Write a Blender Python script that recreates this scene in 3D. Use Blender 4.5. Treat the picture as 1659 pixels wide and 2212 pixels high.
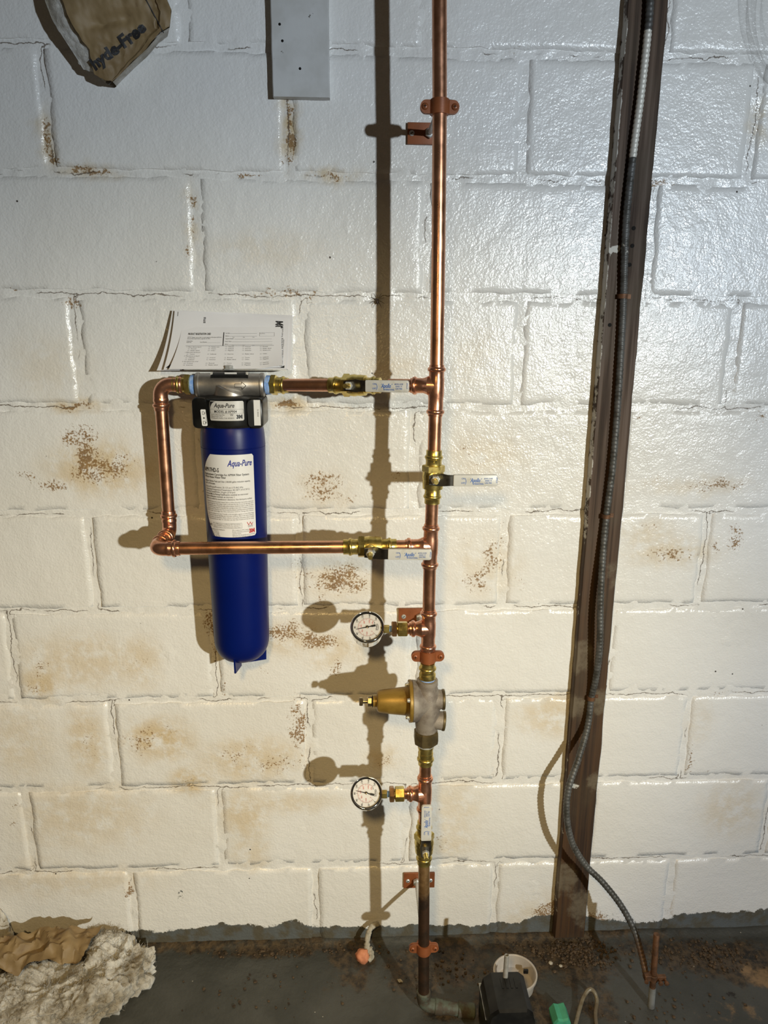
import bpy, bmesh, math, random
from math import sin, cos, pi, radians, sqrt
from mathutils import Vector as V, Matrix, noise

for o in list(bpy.data.objects):
    bpy.data.objects.remove(o, do_unlink=True)
scene = bpy.context.scene
COL = scene.collection
random.seed(7)

# ---------------------------------------------------------------- camera, world, lights, exposure
cam_d = bpy.data.cameras.new('camera')
cam = bpy.data.objects.new('camera', cam_d)
COL.objects.link(cam)
pit, yaw, rol = -0.2465, 0.04078, 0.00702
fwd = V((sin(yaw) * cos(pit), cos(yaw) * cos(pit), sin(pit)))
rgt = V((cos(yaw), -sin(yaw), 0))
upv = rgt.cross(fwd)
r2 = rgt * cos(rol) + upv * sin(rol)
u2 = upv * cos(rol) - rgt * sin(rol)
mw = Matrix.Identity(4)
for i in range(3):
    mw[i][0], mw[i][1], mw[i][2] = r2[i], u2[i], -fwd[i]
mw[0][3], mw[1][3], mw[2][3] = 0.50326, -1.3636, 1.360
cam.matrix_world = mw
cam_d.sensor_fit = 'HORIZONTAL'
cam_d.sensor_width = 36.0
cam_d.lens = 36.0 * 1550 / 1659
cam_d.clip_start = 0.02
scene.camera = cam

world = bpy.data.worlds.new('world')
scene.world = world
world.use_nodes = True
wb = world.node_tree.nodes['Background']
wb.inputs[0].default_value = (1.0, 0.76, 0.50, 1)
wb.inputs[1].default_value = 0.036

def lamp(name, kind, loc, target, energy, color, radius, **kw):
    d = bpy.data.lights.new(name, kind)
    d.energy = energy
    d.color = color
    d.shadow_soft_size = radius
    for k, v in kw.items():
        setattr(d, k, v)
    o = bpy.data.objects.new(name, d)
    COL.objects.link(o)
    o.location = loc
    o.rotation_euler = (V(target) - V(loc)).to_track_quat('-Z', 'Y').to_euler()
    return o

# cool work lamp standing behind and to the side of the photographer
lamp('work_lamp', 'SPOT', (2.08, -3.02, 1.60), (0.78, 0, 1.05), 246, (0.79, 0.90, 1.0), 0.035, spot_size=radians(66), spot_blend=0.9)
# added warm fill from the same spot, brightening and warming the lower wall
lamp('warm_wall_fill', 'SPOT', (2.08, -3.02, 1.60), (0.34, 0, 0.66), 208, (1.0, 0.88, 0.54), 0.035, spot_size=radians(37), spot_blend=0.95)
# warm hand lamp held just above the camera, pointed down at the foot of the wall
lamp('hand_lamp', 'SPOT', (0.36, -1.50, 1.64), (0.40, -1.324, 0.64), 60, (1.0, 0.67, 0.26), 0.065, spot_size=radians(160), spot_blend=1.0)

scene.view_settings.view_transform = 'Standard'
scene.view_settings.look = 'None'
scene.view_settings.exposure = 0.0
scene.view_settings.gamma = 1.0
scene.view_settings.use_curve_mapping = False

# ---------------------------------------------------------------- materials
class NT:
    def __init__(s, name):
        s.m = bpy.data.materials.new(name)
        s.m.use_nodes = True
        s.t = s.m.node_tree
        s.n = s.t.nodes
        s.b = s.n['Principled BSDF']
        s.tc = s.n.new('ShaderNodeTexCoord')
    def link(s, a, b):
        s.t.links.new(a, b)
    def new(s, t, **kw):
        x = s.n.new(t)
        for k, v in kw.items():
            setattr(x, k, v)
        return x
    def noise(s, scale, detail=3, rough=0.55, vec=None, dist=0.0):
        x = s.new('ShaderNodeTexNoise')
        x.inputs['Scale'].default_value = scale
        x.inputs['Detail'].default_value = detail
        x.inputs['Roughness'].default_value = rough
        x.inputs['Distortion'].default_value = dist
        s.link(vec if vec else s.tc.outputs['Object'], x.inputs['Vector'])
        return x.outputs['Fac']
    def ramp(s, fac, lo, hi, a=0.0, b=1.0):
        x = s.new('ShaderNodeMapRange')
        x.interpolation_type = 'SMOOTHSTEP'
        x.inputs['From Min'].default_value = lo
        x.inputs['From Max'].default_value = hi
        x.inputs['To Min'].default_value = a
        x.inputs['To Max'].default_value = b
        s.link(fac, x.inputs['Value'])
        return x.outputs['Result']
    def math(s, op, a, b=None, c=None):
        x = s.new('ShaderNodeMath', operation=op)
        for i, q in enumerate((a, b, c)):
            if q is None:
                continue
            if isinstance(q, (int, float)):
                x.inputs[i].default_value = q
            else:
                s.link(q, x.inputs[i])
        return x.outputs[0]
    def mix(s, fac, a, b):
        x = s.new('ShaderNodeMix', data_type='RGBA')
        for q, i in ((fac, 0), (a, 6), (b, 7)):
            if isinstance(q, (int, float)):
                x.inputs[i].default_value = q
            elif isinstance(q, tuple):
                x.inputs[i].default_value = (*q[:3], 1)
            else:
                s.link(q, x.inputs[i])
        return x.outputs[2]
    def color(s, c):
        if isinstance(c, tuple):
            s.b.inputs['Base Color'].default_value = (*c[:3], 1)
        else:
            s.link(c, s.b.inputs['Base Color'])
    def rough(s, r):
        if isinstance(r, (int, float)):
            s.b.inputs['Roughness'].default_value = r
        else:
            s.link(r, s.b.inputs['Roughness'])
    def bump(s, h, strength, dist):
        x = s.new('ShaderNodeBump')
        x.inputs['Strength'].default_value = strength
        x.inputs['Distance'].default_value = dist
        s.link(h, x.inputs['Height'])
        s.link(x.outputs[0], s.b.inputs['Normal'])
    def attr(s, name):
        x = s.new('ShaderNodeAttribute', attribute_name=name)
        sep = s.new('ShaderNodeSeparateColor')
        s.link(x.outputs['Color'], sep.inputs[0])
        return sep.outputs

def simple(name, c, rough=0.5, metal=0.0, c2=None, ns=30.0, lo=0.4, hi=0.65, bump=0.0, bs=400.0, spec=None, rvar=0.0):
    k = NT(name)
    c2 = c2 or tuple(x * 0.8 for x in c)
    f = k.ramp(k.noise(ns, 4), lo, hi)
    k.color(k.mix(f, c, c2))
    if rvar:
        k.rough(k.ramp(k.noise(ns * 1.7, 3), 0.3, 0.7, max(0.02, rough - rvar), rough + rvar))
    else:
        k.rough(rough)
    k.b.inputs['Metallic'].default_value = metal
    if spec is not None:
        k.b.inputs['Specular IOR Level'].default_value = spec
    if bump:
        k.bump(k.noise(bs, 3), bump, 0.001)
    return k.m

MAT = {}
def wall_mat(name, crack):
    k = NT(name)
    geo = k.new('ShaderNodeNewGeometry')
    pos = geo.outputs['Position']
    st = k.attr('stain')
    base = k.mix(k.ramp(k.noise(2.2, 3, vec=pos), 0.35, 0.7), (0.79, 0.785, 0.77), (0.74, 0.725, 0.69))
    # soft ochre film
    film = k.math('MULTIPLY', st[1], k.ramp(k.noise(26, 5, 0.65, vec=pos), 0.32, 0.58))
    base = k.mix(film, base, (0.60, 0.46, 0.25))
    # rust-brown specks
    sp = k.noise(250, 3, 0.6, vec=pos)
    sp2 = k.noise(38, 4, 0.6, vec=pos)
    s = k.math('ADD', k.math('MULTIPLY', st[0], 0.36), k.math('MULTIPLY', sp2, 0.36))
    s = k.math('ADD', s, k.math('MULTIPLY', sp, 0.62))
    gate = k.ramp(st[0], 0.02, 0.25)
    speck = k.math('MULTIPLY', k.ramp(s, 0.735, 0.82), gate)
    tint = k.mix(k.noise(60, 2, vec=pos), (0.15, 0.078, 0.03), (0.34, 0.195, 0.065))
    base = k.mix(k.math('MULTIPLY', speck, 0.9), base, tint)
    # tiny dark fly specks everywhere
    vor = k.new('ShaderNodeTexVoronoi')
    vor.inputs['Scale'].default_value = 26
    k.link(pos, vor.inputs['Vector'])
    dot = k.ramp(vor.outputs['Distance'], 0.035, 0.06, 1, 0)
    cs = k.new('ShaderNodeSeparateColor')
    k.link(vor.outputs['Color'], cs.inputs[0])
    dot = k.math('MULTIPLY', dot, k.ramp(cs.outputs[0], 0.80, 0.82))
    base = k.mix(dot, base, (0.06, 0.05, 0.045))
    sx = k.new('ShaderNodeSeparateXYZ')
    k.link(pos, sx.inputs[0])
    if crack:
        # hairline dirt cracks wandering along the joints
        ja = k.new('ShaderNodeAttribute', attribute_name='joint')
        w = k.math('MULTIPLY', k.math('SUBTRACT', k.noise(16, 5, 0.65, vec=pos), 0.5), 3.2)
        ln = k.math('ABSOLUTE', k.math('SUBTRACT', ja.outputs['Fac'], w))
        ln = k.ramp(ln, 0.04, 0.13, 1, 0)
        ln = k.math('MULTIPLY', ln, k.ramp(k.noise(6, 4, 0.6, vec=pos), 0.49, 0.54))
        base = k.mix(k.math('MULTIPLY', ln, 0.85), base, (0.12, 0.09, 0.065))
    # grey floor paint slopped up the foot of the wall, and stray dabs of it
    edge = k.math('ADD', k.math('MULTIPLY', k.noise(9, 2, vec=pos), 0.075), k.math('MULTIPLY', k.noise(60, 5, 0.7, vec=pos), 0.03))
    g = k.ramp(k.math('SUBTRACT', edge, sx.outputs[2]), 0.0075, 0.0105)
    d = k.ramp(k.math('ADD', st[2], k.math('MULTIPLY', k.noise(70, 5, 0.7, vec=pos), 0.9)), 0.98, 1.04)
    g = k.math('MAXIMUM', g, d)
    gcol = k.mix(k.ramp(k.noise(30, 4, vec=pos), 0.4, 0.62), (0.115, 0.125, 0.125), (0.10, 0.09, 0.066))
    base = k.mix(g, base, gcol)
    k.color(base)
    k.rough(k.ramp(k.noise(45, 3, vec=pos), 0.3, 0.7, 0.21, 0.34))
    k.b.inputs['Specular IOR Level'].default_value = 0.62
    h = k.math('ADD', k.noise(240, 2, 0.5, vec=pos), k.math('MULTIPLY', k.noise(70, 3, vec=pos), 1.4))
    k.bump(h, 0.52, 0.0016)
    return k.m
MAT['block'] = wall_mat('painted_block', False)
MAT['mortar'] = wall_mat('painted_mortar', True)

def floor_mat():
    k = NT('floor_paint')
    geo = k.new('ShaderNodeNewGeometry')
    pos = geo.outputs['Position']
    st = k.attr('stain')
    base = k.mix(k.ramp(k.noise(7, 4, vec=pos), 0.35, 0.65), (0.064, 0.066, 0.060), (0.042, 0.044, 0.039))
    dirt = k.ramp(k.math('ADD', st[0], k.math('MULTIPLY', k.noise(22, 6, 0.68, vec=pos), 1.0)), 0.66, 0.92)
    dc = k.mix(k.ramp(k.noise(60, 4, 0.7, vec=pos), 0.35, 0.65), (0.085, 0.055, 0.026), (0.016, 0.011, 0.006))
    base = k.mix(k.math('MULTIPLY', dirt, 0.92), base, dc)
    tan = k.ramp(k.math('ADD', st[1], k.math('MULTIPLY', k.noise(26, 5, 0.7, vec=pos), 0.9)), 0.85, 1.1)
    base = k.mix(tan, base, (0.24, 0.15, 0.07))
    blk = k.ramp(k.math('ADD', st[2], k.math('MULTIPLY', k.noise(45, 5, 0.7, vec=pos), 0.9)), 0.9, 1.0)
    base = k.mix(blk, base, (0.014, 0.011, 0.008))
    vor = k.new('ShaderNodeTexVoronoi')
    vor.inputs['Scale'].default_value = 60
    k.link(pos, vor.inputs['Vector'])
    dot = k.ramp(vor.outputs['Distance'], 0.05, 0.09, 1, 0)
    cs = k.new('ShaderNodeSeparateColor')
    k.link(vor.outputs['Color'], cs.inputs[0])
    base = k.mix(k.math('MULTIPLY', dot, k.ramp(cs.outputs[0], 0.93, 0.94)), base, (0.38, 0.36, 0.31))
    k.color(base)
    k.rough(k.ramp(k.noise(15, 3, vec=pos), 0.3, 0.7, 0.42, 0.62))
    k.bump(k.math('ADD', k.noise(120, 4, vec=pos), k.math('MULTIPLY', k.noise(30, 3, vec=pos), 1.5)), 0.5, 0.002)
    return k.m
MAT['floor'] = floor_mat()

MAT['copper'] = simple('copper', (0.76, 0.40, 0.25), 0.30, 0.97, (0.56, 0.27, 0.15), 22, 0.45, 0.7, rvar=0.06)
MAT['copper_b'] = simple('copper_fitting', (0.80, 0.41, 0.27), 0.25, 0.94, (0.58, 0.27, 0.16), 40, 0.45, 0.72, rvar=0.05)
MAT['brass'] = simple('brass', (0.68, 0.54, 0.18), 0.30, 0.94, (0.50, 0.38, 0.11), 55, 0.4, 0.7, rvar=0.07)
MAT['brass_b'] = simple('bronze_hex', (0.50, 0.29, 0.14), 0.34, 0.9, (0.32, 0.18, 0.09), 60)
MAT['chrome'] = simple('chrome', (0.82, 0.81, 0.79), 0.07, 1.0, (0.7, 0.7, 0.68), 20)
MAT['zinc'] = simple('zinc', (0.62, 0.63, 0.62), 0.36, 0.45, (0.48, 0.49, 0.48), 90, bump=0.1)
MAT['lever'] = simple('lever_steel', (0.30, 0.29, 0.26), 0.25, 1.0, (0.14, 0.13, 0.12), 60)
MAT['cast'] = simple('cast_alloy', (0.44, 0.42, 0.39), 0.40, 0.85, (0.36, 0.34, 0.32), 70, bump=0.12, bs=900)
MAT['black'] = simple('black_plastic', (0.006, 0.006, 0.006), 0.32, 0.0, (0.014, 0.014, 0.013), 30, spec=0.3)
MAT['blue'] = simple('blue_plastic', (0.0008, 0.008, 0.110), 0.36, 0.0, (0.001, 0.007, 0.100), 12, bump=0.03, bs=700, spec=0.22)
MAT['white'] = simple('white_vinyl', (0.74, 0.73, 0.70), 0.45, 0.0, (0.68, 0.67, 0.62), 25)
MAT['sleeve'] = simple('lever_sleeve', (0.56, 0.56, 0.54), 0.35, 0.0, (0.46, 0.44, 0.38), 50, 0.5, 0.75)
MAT['label'] = simple('label_white', (0.74, 0.74, 0.74), 0.38, 0.0, (0.70, 0.70, 0.70), 14)
MAT['label_grey'] = simple('label_silver', (0.58, 0.57, 0.55), 0.35, 0.0, (0.54, 0.53, 0.51), 14)
MAT['paper'] = simple('paper', (0.73, 0.72, 0.735), 0.75, 0.0, (0.69, 0.68, 0.70), 9)
MAT['ink'] = simple('ink_black', (0.02, 0.02, 0.022), 0.6)
MAT['ink_grey'] = simple('ink_grey', (0.20, 0.20, 0.20), 0.6)
MAT['ink_blue'] = simple('ink_blue', (0.01, 0.025, 0.28), 0.5)
MAT['ink_lblue'] = simple('ink_apollo_blue', (0.03, 0.13, 0.45), 0.5)
MAT['ink_red'] = simple('ink_red', (0.50, 0.02, 0.02), 0.5)
MAT['ink_pink'] = simple('ink_dial_red', (0.55, 0.10, 0.10), 0.6)
MAT['teflon'] = simple('thread_tape', (0.17, 0.33, 0.70), 0.6, 0.0, (0.34, 0.48, 0.74), 120)
MAT['clamp'] = simple('clamp_coating', (0.27, 0.085, 0.030), 0.42, 0.15, (0.21, 0.065, 0.022), 30, bump=0.08)
MAT['bronze'] = simple('cast_bronze', (0.29, 0.255, 0.215), 0.58, 0.25, (0.17, 0.14, 0.115), 34, 0.38, 0.62, bump=0.35, bs=500)
MAT['bonnet'] = simple('bonnet_bronze', (0.30, 0.185, 0.035), 0.40, 0.35, (0.23, 0.135, 0.022), 40, bump=0.15, bs=700)
MAT['union'] = simple('union_nut', (0.16, 0.12, 0.055), 0.42, 0.6, (0.10, 0.075, 0.035), 60)
MAT['bolt'] = simple('plated_bolt', (0.55, 0.46, 0.30), 0.25, 1.0, (0.40, 0.33, 0.2), 80)
MAT['rubber'] = simple('black_rubber', (0.010, 0.009, 0.008), 0.75, spec=0.15)
MAT['rust'] = simple('rusted_rod', (0.16, 0.075, 0.035), 0.6, 0.4, (0.08, 0.04, 0.02), 60, bump=0.3)
MAT['greypaint'] = simple('grey_paint', (0.20, 0.205, 0.195), 0.55, 0.0, (0.14, 0.14, 0.13), 50)
MAT['green'] = simple('verdigris', (0.085, 0.10, 0.075), 0.7, 0.0, (0.06, 0.045, 0.028), 55, 0.36, 0.56, bump=0.5, bs=250)
MAT['mint'] = simple('mint_foam', (0.06, 0.34, 0.20), 0.6, 0.0, (0.05, 0.27, 0.16), 40)
MAT['orange'] = simple('peach_foam', (0.62, 0.24, 0.12), 0.7, 0.0, (0.50, 0.18, 0.09), 90, bump=0.3)
MAT['ragwhite'] = simple('wispy_white', (0.42, 0.38, 0.30), 0.9, 0.0, (0.26, 0.24, 0.19), 90, bump=0.6)
MAT['pail'] = simple('pail_plastic', (0.50, 0.46, 0.42), 0.4, 0.0, (0.40, 0.36, 0.31), 20)
MAT['hose'] = simple('clear_hose', (0.20, 0.17, 0.115), 0.25, 0.0, (0.13, 0.10, 0.06), 50)
MAT['tubing'] = simple('cloudy_tube', (0.34, 0.33, 0.31), 0.25, 0.0, (0.25, 0.24, 0.22), 50)
MAT['spider'] = simple('spider_brown', (0.05, 0.028, 0.015), 0.7)
MAT['debris'] = simple('debris', (0.10, 0.065, 0.035), 0.9, 0.0, (0.03, 0.02, 0.012), 130)
MAT['pale_chip'] = simple('pale_chip', (0.48, 0.44, 0.36), 0.8, 0.0, (0.35, 0.31, 0.24), 130)
MAT['chalk'] = simple('board_paint', (0.60, 0.60, 0.585), 0.55, 0.0, (0.53, 0.525, 0.50), 16, bump=0.12, bs=180)

def board_mat():
    k = NT('scuffed_board_paint')
    geo = k.new('ShaderNodeNewGeometry')
    base = k.mix(k.ramp(k.noise(14, 4), 0.4, 0.62), (0.57, 0.575, 0.57), (0.50, 0.50, 0.485))
    base = k.mix(k.ramp(k.noise(48, 4, 0.6), 0.70, 0.74), base, (0.07, 0.06, 0.05))
    k.color(base)
    k.rough(0.5)
    k.bump(k.noise(160, 3), 0.15, 0.001)
    return k.m
MAT['board'] = board_mat()

def wood_mat():
    k = NT('dark_wood')
    mp = k.new('ShaderNodeMapping')
    mp.inputs['Scale'].default_value = (95, 95, 2.2)
    k.link(k.tc.outputs['Object'], mp.inputs[0])
    g = k.noise(1.0, 5, 0.6, vec=mp.outputs[0])
    base = k.mix(k.ramp(g, 0.35, 0.68), (0.072, 0.034, 0.0115), (0.020, 0.0085, 0.003))
    base = k.mix(k.ramp(k.noise(6, 4), 0.45, 0.68, 0, 0.7), base, (0.060, 0.040, 0.020))
    # dust and a few spatters of wall paint along the edge
    st = k.attr('stain')
    p = k.math('ADD', st[0], k.math('MULTIPLY', k.noise(42, 5, 0.7), 0.9))
    base = k.mix(k.ramp(p, 0.98, 1.06), base, (0.52, 0.50, 0.45))
    base = k.mix(k.ramp(k.math('ADD', st[1], k.math('MULTIPLY', k.noise(30, 5, 0.7), 0.8)), 0.72, 1.0, 0, 0.8), base, (0.15, 0.12, 0.078))
    k.color(base)
    k.rough(k.ramp(g, 0.3, 0.7, 0.55, 0.8))
    k.bump(g, 0.6, 0.0015)
    return k.m
MAT['wood'] = wood_mat()

def oldpipe_mat():
    k = NT('tarnished_copper')
    sx = k.new('ShaderNodeSeparateXYZ')
    k.link(k.tc.outputs['Object'], sx.inputs[0])
    n = k.math('ADD', sx.outputs[2], k.math('MULTIPLY', k.noise(45, 4, 0.6), 0.05))
    f = k.ramp(n, 0.298, 0.325)
    dark = k.mix(k.ramp(k.noise(30, 4), 0.4, 0.65), (0.085, 0.045, 0.026), (0.045, 0.03, 0.02))
    lite = k.mix(k.ramp(k.noise(60, 4), 0.4, 0.6), (0.36, 0.22, 0.10), (0.24, 0.14, 0.06))
    k.color(k.mix(f, dark, lite))
    k.b.inputs['Metallic'].default_value = 0.65
    k.rough(k.ramp(f, 0, 1, 0.48, 0.36))
    return k.m
MAT['oldpipe'] = oldpipe_mat()

def cable_mat():
    k = NT('armoured_cable_steel')
    base = k.mix(k.ramp(k.noise(50, 4), 0.4, 0.62), (0.10, 0.10, 0.097), (0.05, 0.048, 0.042))
    st = k.attr('stain')
    base = k.mix(k.ramp(k.math('ADD', st[0], k.math('MULTIPLY', k.noise(110, 3, 0.6), 0.5)), 0.72, 0.8), base, (0.62, 0.60, 0.54))
    base = k.mix(k.ramp(st[1], 0.1, 0.9, 0, 0.8), base, (0.15, 0.085, 0.05))
    k.color(base)
    k.b.inputs['Metallic'].default_value = 0.25
    k.rough(0.5)
    return k.m
MAT['cable'] = cable_mat()

def kraft_mat():
    k = NT('kraft_paper')
    base = k.mix(k.ramp(k.noise(18, 4), 0.38, 0.62), (0.265, 0.185, 0.088), (0.205, 0.138, 0.062))
    base = k.mix(k.ramp(k.noise(36, 4, 0.6), 0.62, 0.70, 0, 0.6), base, (0.17, 0.10, 0.05))
    k.color(base)
    k.rough(0.6)
    k.bump(k.noise(60, 5, 0.6), 0.25, 0.002)
    return k.m
MAT['kraft'] = kraft_mat()

def fluff_mat():
    k = NT('fibreglass')
    base = k.mix(k.ramp(k.noise(13, 5, 0.62), 0.36, 0.66), (0.74, 0.725, 0.68), (0.36, 0.32, 0.25))
    k.color(base)
    k.rough(0.95)
    k.b.inputs['Specular IOR Level'].default_value = 0.15
    k.b.inputs['Subsurface Weight'].default_value = 0.25
    k.b.inputs['Subsurface Radius'].default_value = (0.012, 0.011, 0.009)
    k.b.inputs['Subsurface Scale'].default_value = 1.0
    k.bump(k.noise(140, 6, 0.7, dist=1.2), 0.9, 0.004)
    return k.m
MAT['fluff'] = fluff_mat()

def glass_mat():
    m = bpy.data.materials.new('gauge_glass')
    m.use_nodes = True
    t = m.node_tree
    for n in list(t.nodes):
        t.nodes.remove(n)
    out = t.nodes.new('ShaderNodeOutputMaterial')
    mx = t.nodes.new('ShaderNodeMixShader')
    tr = t.nodes.new('ShaderNodeBsdfTransparent')
    gl = t.nodes.new('ShaderNodeBsdfGlossy')
    gl.inputs['Roughness'].default_value = 0.03
    fr = t.nodes.new('ShaderNodeFresnel')
    fr.inputs[0].default_value = 1.45
    t.links.new(fr.outputs[0], mx.inputs[0])
    t.links.new(tr.outputs[0], mx.inputs[1])
    t.links.new(gl.outputs[0], mx.inputs[2])
    t.links.new(mx.outputs[0], out.inputs[0])
    return m
MAT['glass'] = glass_mat()

def vinyl_mat():
    m = bpy.data.materials.new('clear_vinyl')
    m.use_nodes = True
    t = m.node_tree
    b = t.nodes['Principled BSDF']
    b.inputs['Base Color'].default_value = (0.55, 0.55, 0.53, 1)
    b.inputs['Roughness'].default_value = 0.25
    tr = t.nodes.new('ShaderNodeBsdfTransparent')
    mx = t.nodes.new('ShaderNodeMixShader')
    lw = t.nodes.new('ShaderNodeLayerWeight')
    lw.inputs[0].default_value = 0.35
    mr = t.nodes.new('ShaderNodeMapRange')
    mr.inputs['To Min'].default_value = 0.05
    mr.inputs['To Max'].default_value = 0.22
    t.links.new(lw.outputs['Facing'], mr.inputs['Value'])
    t.links.new(mr.outputs[0], mx.inputs[0])
    t.links.new(tr.outputs[0], mx.inputs[1])
    t.links.new(b.outputs[0], mx.inputs[2])
    t.links.new(mx.outputs[0], t.nodes['Material Output'].inputs[0])
    return m
MAT['vinyl'] = vinyl_mat()

# ---------------------------------------------------------------- mesh helpers
def frame(d, hint=None):
    """x, y axes square to direction d"""
    d = V(d).normalized()
    h = V(hint) if hint else (V((0, 0, 1)) if abs(d.z) < 0.9 else V((0, -1, 0)))
    x = (h - d * h.dot(d)).normalized()
    return x, d.cross(x), d

class M:
    def __init__(s):
        s.v = []
        s.f = []
    def add(s, vs, fs):
        b = len(s.v)
        s.v += [V(p) for p in vs]
        s.f += [tuple(b + i for i in f) for f in fs]
        return s
    def rings(s, rings, close=True, cap0=True, cap1=True):
        n = len(rings[0])
        vs = [p for r in rings for p in r]
        fs = []
        for i in range(len(rings) - 1):
            for j in range(n if close else n - 1):
                k = (j + 1) % n
                fs.append((i * n + j, i * n + k, (i + 1) * n + k, (i + 1) * n + j))
        if cap0:
            fs.append(tuple(range(n - 1, -1, -1)))
        if cap1:
            fs.append(tuple((len(rings) - 1) * n + j for j in range(n)))
        return s.add(vs, fs)
    def lathe(s, o, d, prof, n=28, hint=None, ph=0.0, cap=True):
        x, y, d = frame(d, hint)
        o = V(o)
        rs = []
        for t, r in prof:
            rs.append([o + d * t + (x * cos(ph + 2 * pi * j / n) + y * sin(ph + 2 * pi * j / n)) * r for j in range(n)])
        return s.rings(rs, True, cap, cap)
    def tube(s, pts, r, n=16, cap=True):
        pts = [V(p) for p in pts]
        rs = []
        x = None
        for i, p in enumerate(pts):
            d = (pts[min(i + 1, len(pts) - 1)] - pts[max(i - 1, 0)]).normalized()
            if x is None:
                x, y, _ = frame(d)
            else:
                x = (x - d * x.dot(d)).normalized()
                y = d.cross(x)
            rr = r[i] if isinstance(r, (list, tuple)) else r
            rs.append([p + (x * cos(2 * pi * j / n) + y * sin(2 * pi * j / n)) * rr for j in range(n)])
        return s.rings(rs, True, cap, cap)
    def box(s, c, size, ax=None, bev=0.0):
        c = V(c)
        X, Y, Z = [V(a) for a in ax] if ax else (V((1, 0, 0)), V((0, 1, 0)), V((0, 0, 1)))
        hx, hy, hz = size[0] / 2, size[1] / 2, size[2] / 2
        if bev <= 0:
            vs = [c + X * (hx * a) + Y * (hy * b) + Z * (hz * e) for a, b, e in
                  ((-1, -1, -1), (1, -1, -1), (1, 1, -1), (-1, 1, -1), (-1, -1, 1), (1, -1, 1), (1, 1, 1), (-1, 1, 1))]
            return s.add(vs, [(3, 2, 1, 0), (4, 5, 6, 7), (0, 1, 5, 4), (1, 2, 6, 5), (2, 3, 7, 6), (3, 0, 4, 7)])
        out = []
        for px, py in ((1, 1), (-1, 1), (-1, -1), (1, -1)):
            for q in range(4):
                a = {(1, 1): 0, (-1, 1): pi / 2, (-1, -1): pi, (1, -1): 3 * pi / 2}[(px, py)] + q * pi / 6
                out.append((px * (hx - bev) + cos(a) * bev, py * (hy - bev) + sin(a) * bev))
        rs = []
        for t, sh in ((-hz, bev * 0.6), (-hz + bev * 0.6, 0), (hz - bev * 0.6, 0), (hz, bev * 0.6)):
            rs.append([c + X * (u * (1 - sh / hx)) + Y * (w * (1 - sh / hy)) + Z * t for u, w in out])
        return s.rings(rs)
    def prism(s, outline, o, ux, uy, d):
        """outline in (ux, uy), pushed along vector d"""
        o, ux, uy, d = V(o), V(ux), V(uy), V(d)
        a = [o + ux * p[0] + uy * p[1] for p in outline]
        return s.rings([a, [p + d for p in a]])
    def grid(s, fn, nu, nv, closed=False):
        vs = [fn(i / nu, j / nv) for j in range(nv + 1) for i in range(nu + 1)]
        fs = [(j * (nu + 1) + i, j * (nu + 1) + i + 1, (j + 1) * (nu + 1) + i + 1, (j + 1) * (nu + 1) + i)
              for j in range(nv) for i in range(nu)]
        return s.add(vs, fs)

def wloc(o):
    p = V((0, 0, 0))
    while o:
        p = p + o.location
        o = o.parent
    return p

def build(name, m, mat, parent=None, loc=(0, 0, 0), angle=35, smooth=True, attr=None):
    """m holds world coordinates; the object's origin is the parent's, or loc"""
    org = wloc(parent) if parent else V(loc)
    me = bpy.data.meshes.new(name)
    me.from_pydata([p - org for p in m.v], [], m.f)
    if smooth:
        me.polygons.foreach_set('use_smooth', [True] * len(me.polygons))
        me.set_sharp_from_angle(angle=radians(angle))
    if attr:
        a = me.attributes.new('stain', 'FLOAT_COLOR', 'POINT')
        flat = []
        for c in attr:
            flat += [c[0], c[1], c[2], 1.0]
        a.data.foreach_set('color', flat)
    me.materials.append(MAT[mat])
    o = bpy.data.objects.new(name, me)
    COL.objects.link(o)
    if parent:
        o.parent = parent
    else:
        o.location = org
    return o

def fix_normals(o):
    bm = bmesh.new()
    bm.from_mesh(o.data)
    bmesh.ops.recalc_face_normals(bm, faces=bm.faces)
    bm.to_mesh(o.data)
    bm.free()

def tag(o, label, cat, group=None, kind=None):
    o['label'] = label
    o['category'] = cat
    if group:
        o['group'] = group
    if kind:
        o['kind'] = kind
    return o

def thing(name, label, cat, loc, group=None):
    o = bpy.data.objects.new(name, None)
    COL.objects.link(o)
    o.location = loc
    o.empty_display_size = 0.02
    return tag(o, label, cat, group)

def structure(o, label=None):
    o['kind'] = 'structure'
    if label:
        o['label'] = label
    return o

_tc = {}
def glyphs(s, bold=0.0, shear=0.0):
    key = (s, bold, shear)
    if key not in _tc:
        c = bpy.data.curves.new('glyphs', 'FONT')
        c.body = s
        c.resolution_u = 2
        c.offset = bold
        c.shear = shear
        o = bpy.data.objects.new('glyphs', c)
        COL.objects.link(o)
        bpy.context.view_layer.update()
        me = bpy.data.meshes.new_from_object(o.evaluated_get(bpy.context.evaluated_depsgraph_get()))
        vs = [(v.co.x, v.co.y) for v in me.vertices]
        fs = [tuple(p.vertices) for p in me.polygons]
        bpy.data.objects.remove(o)
        bpy.data.curves.remove(c)
        bpy.data.meshes.remove(me)
        w = max([v[0] for v in vs] + [0.001])
        _tc[key] = (vs, fs, w)
    return _tc[key]

def text(m, s, fn, u, v, size, width=None, align='l', bold=0.0, shear=0.0, rot=0.0):
    """lay the string on surface fn(u, v); size = cap height times 1.4; width squeezes it"""
    vs, fs, w = glyphs(s, bold, shear)
    k = size
    kx = width / w if width else k
    off = {'l': 0, 'c': -w * kx / 2, 'r': -w * kx}[align]
    cr, sr = cos(rot), sin(rot)
    pts = []
    for a, b in vs:
        x, y = a * kx + off, b * k
        pts.append(fn(u + x * cr - y * sr, v + x * sr + y * cr))
    m.add(pts, fs)

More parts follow.
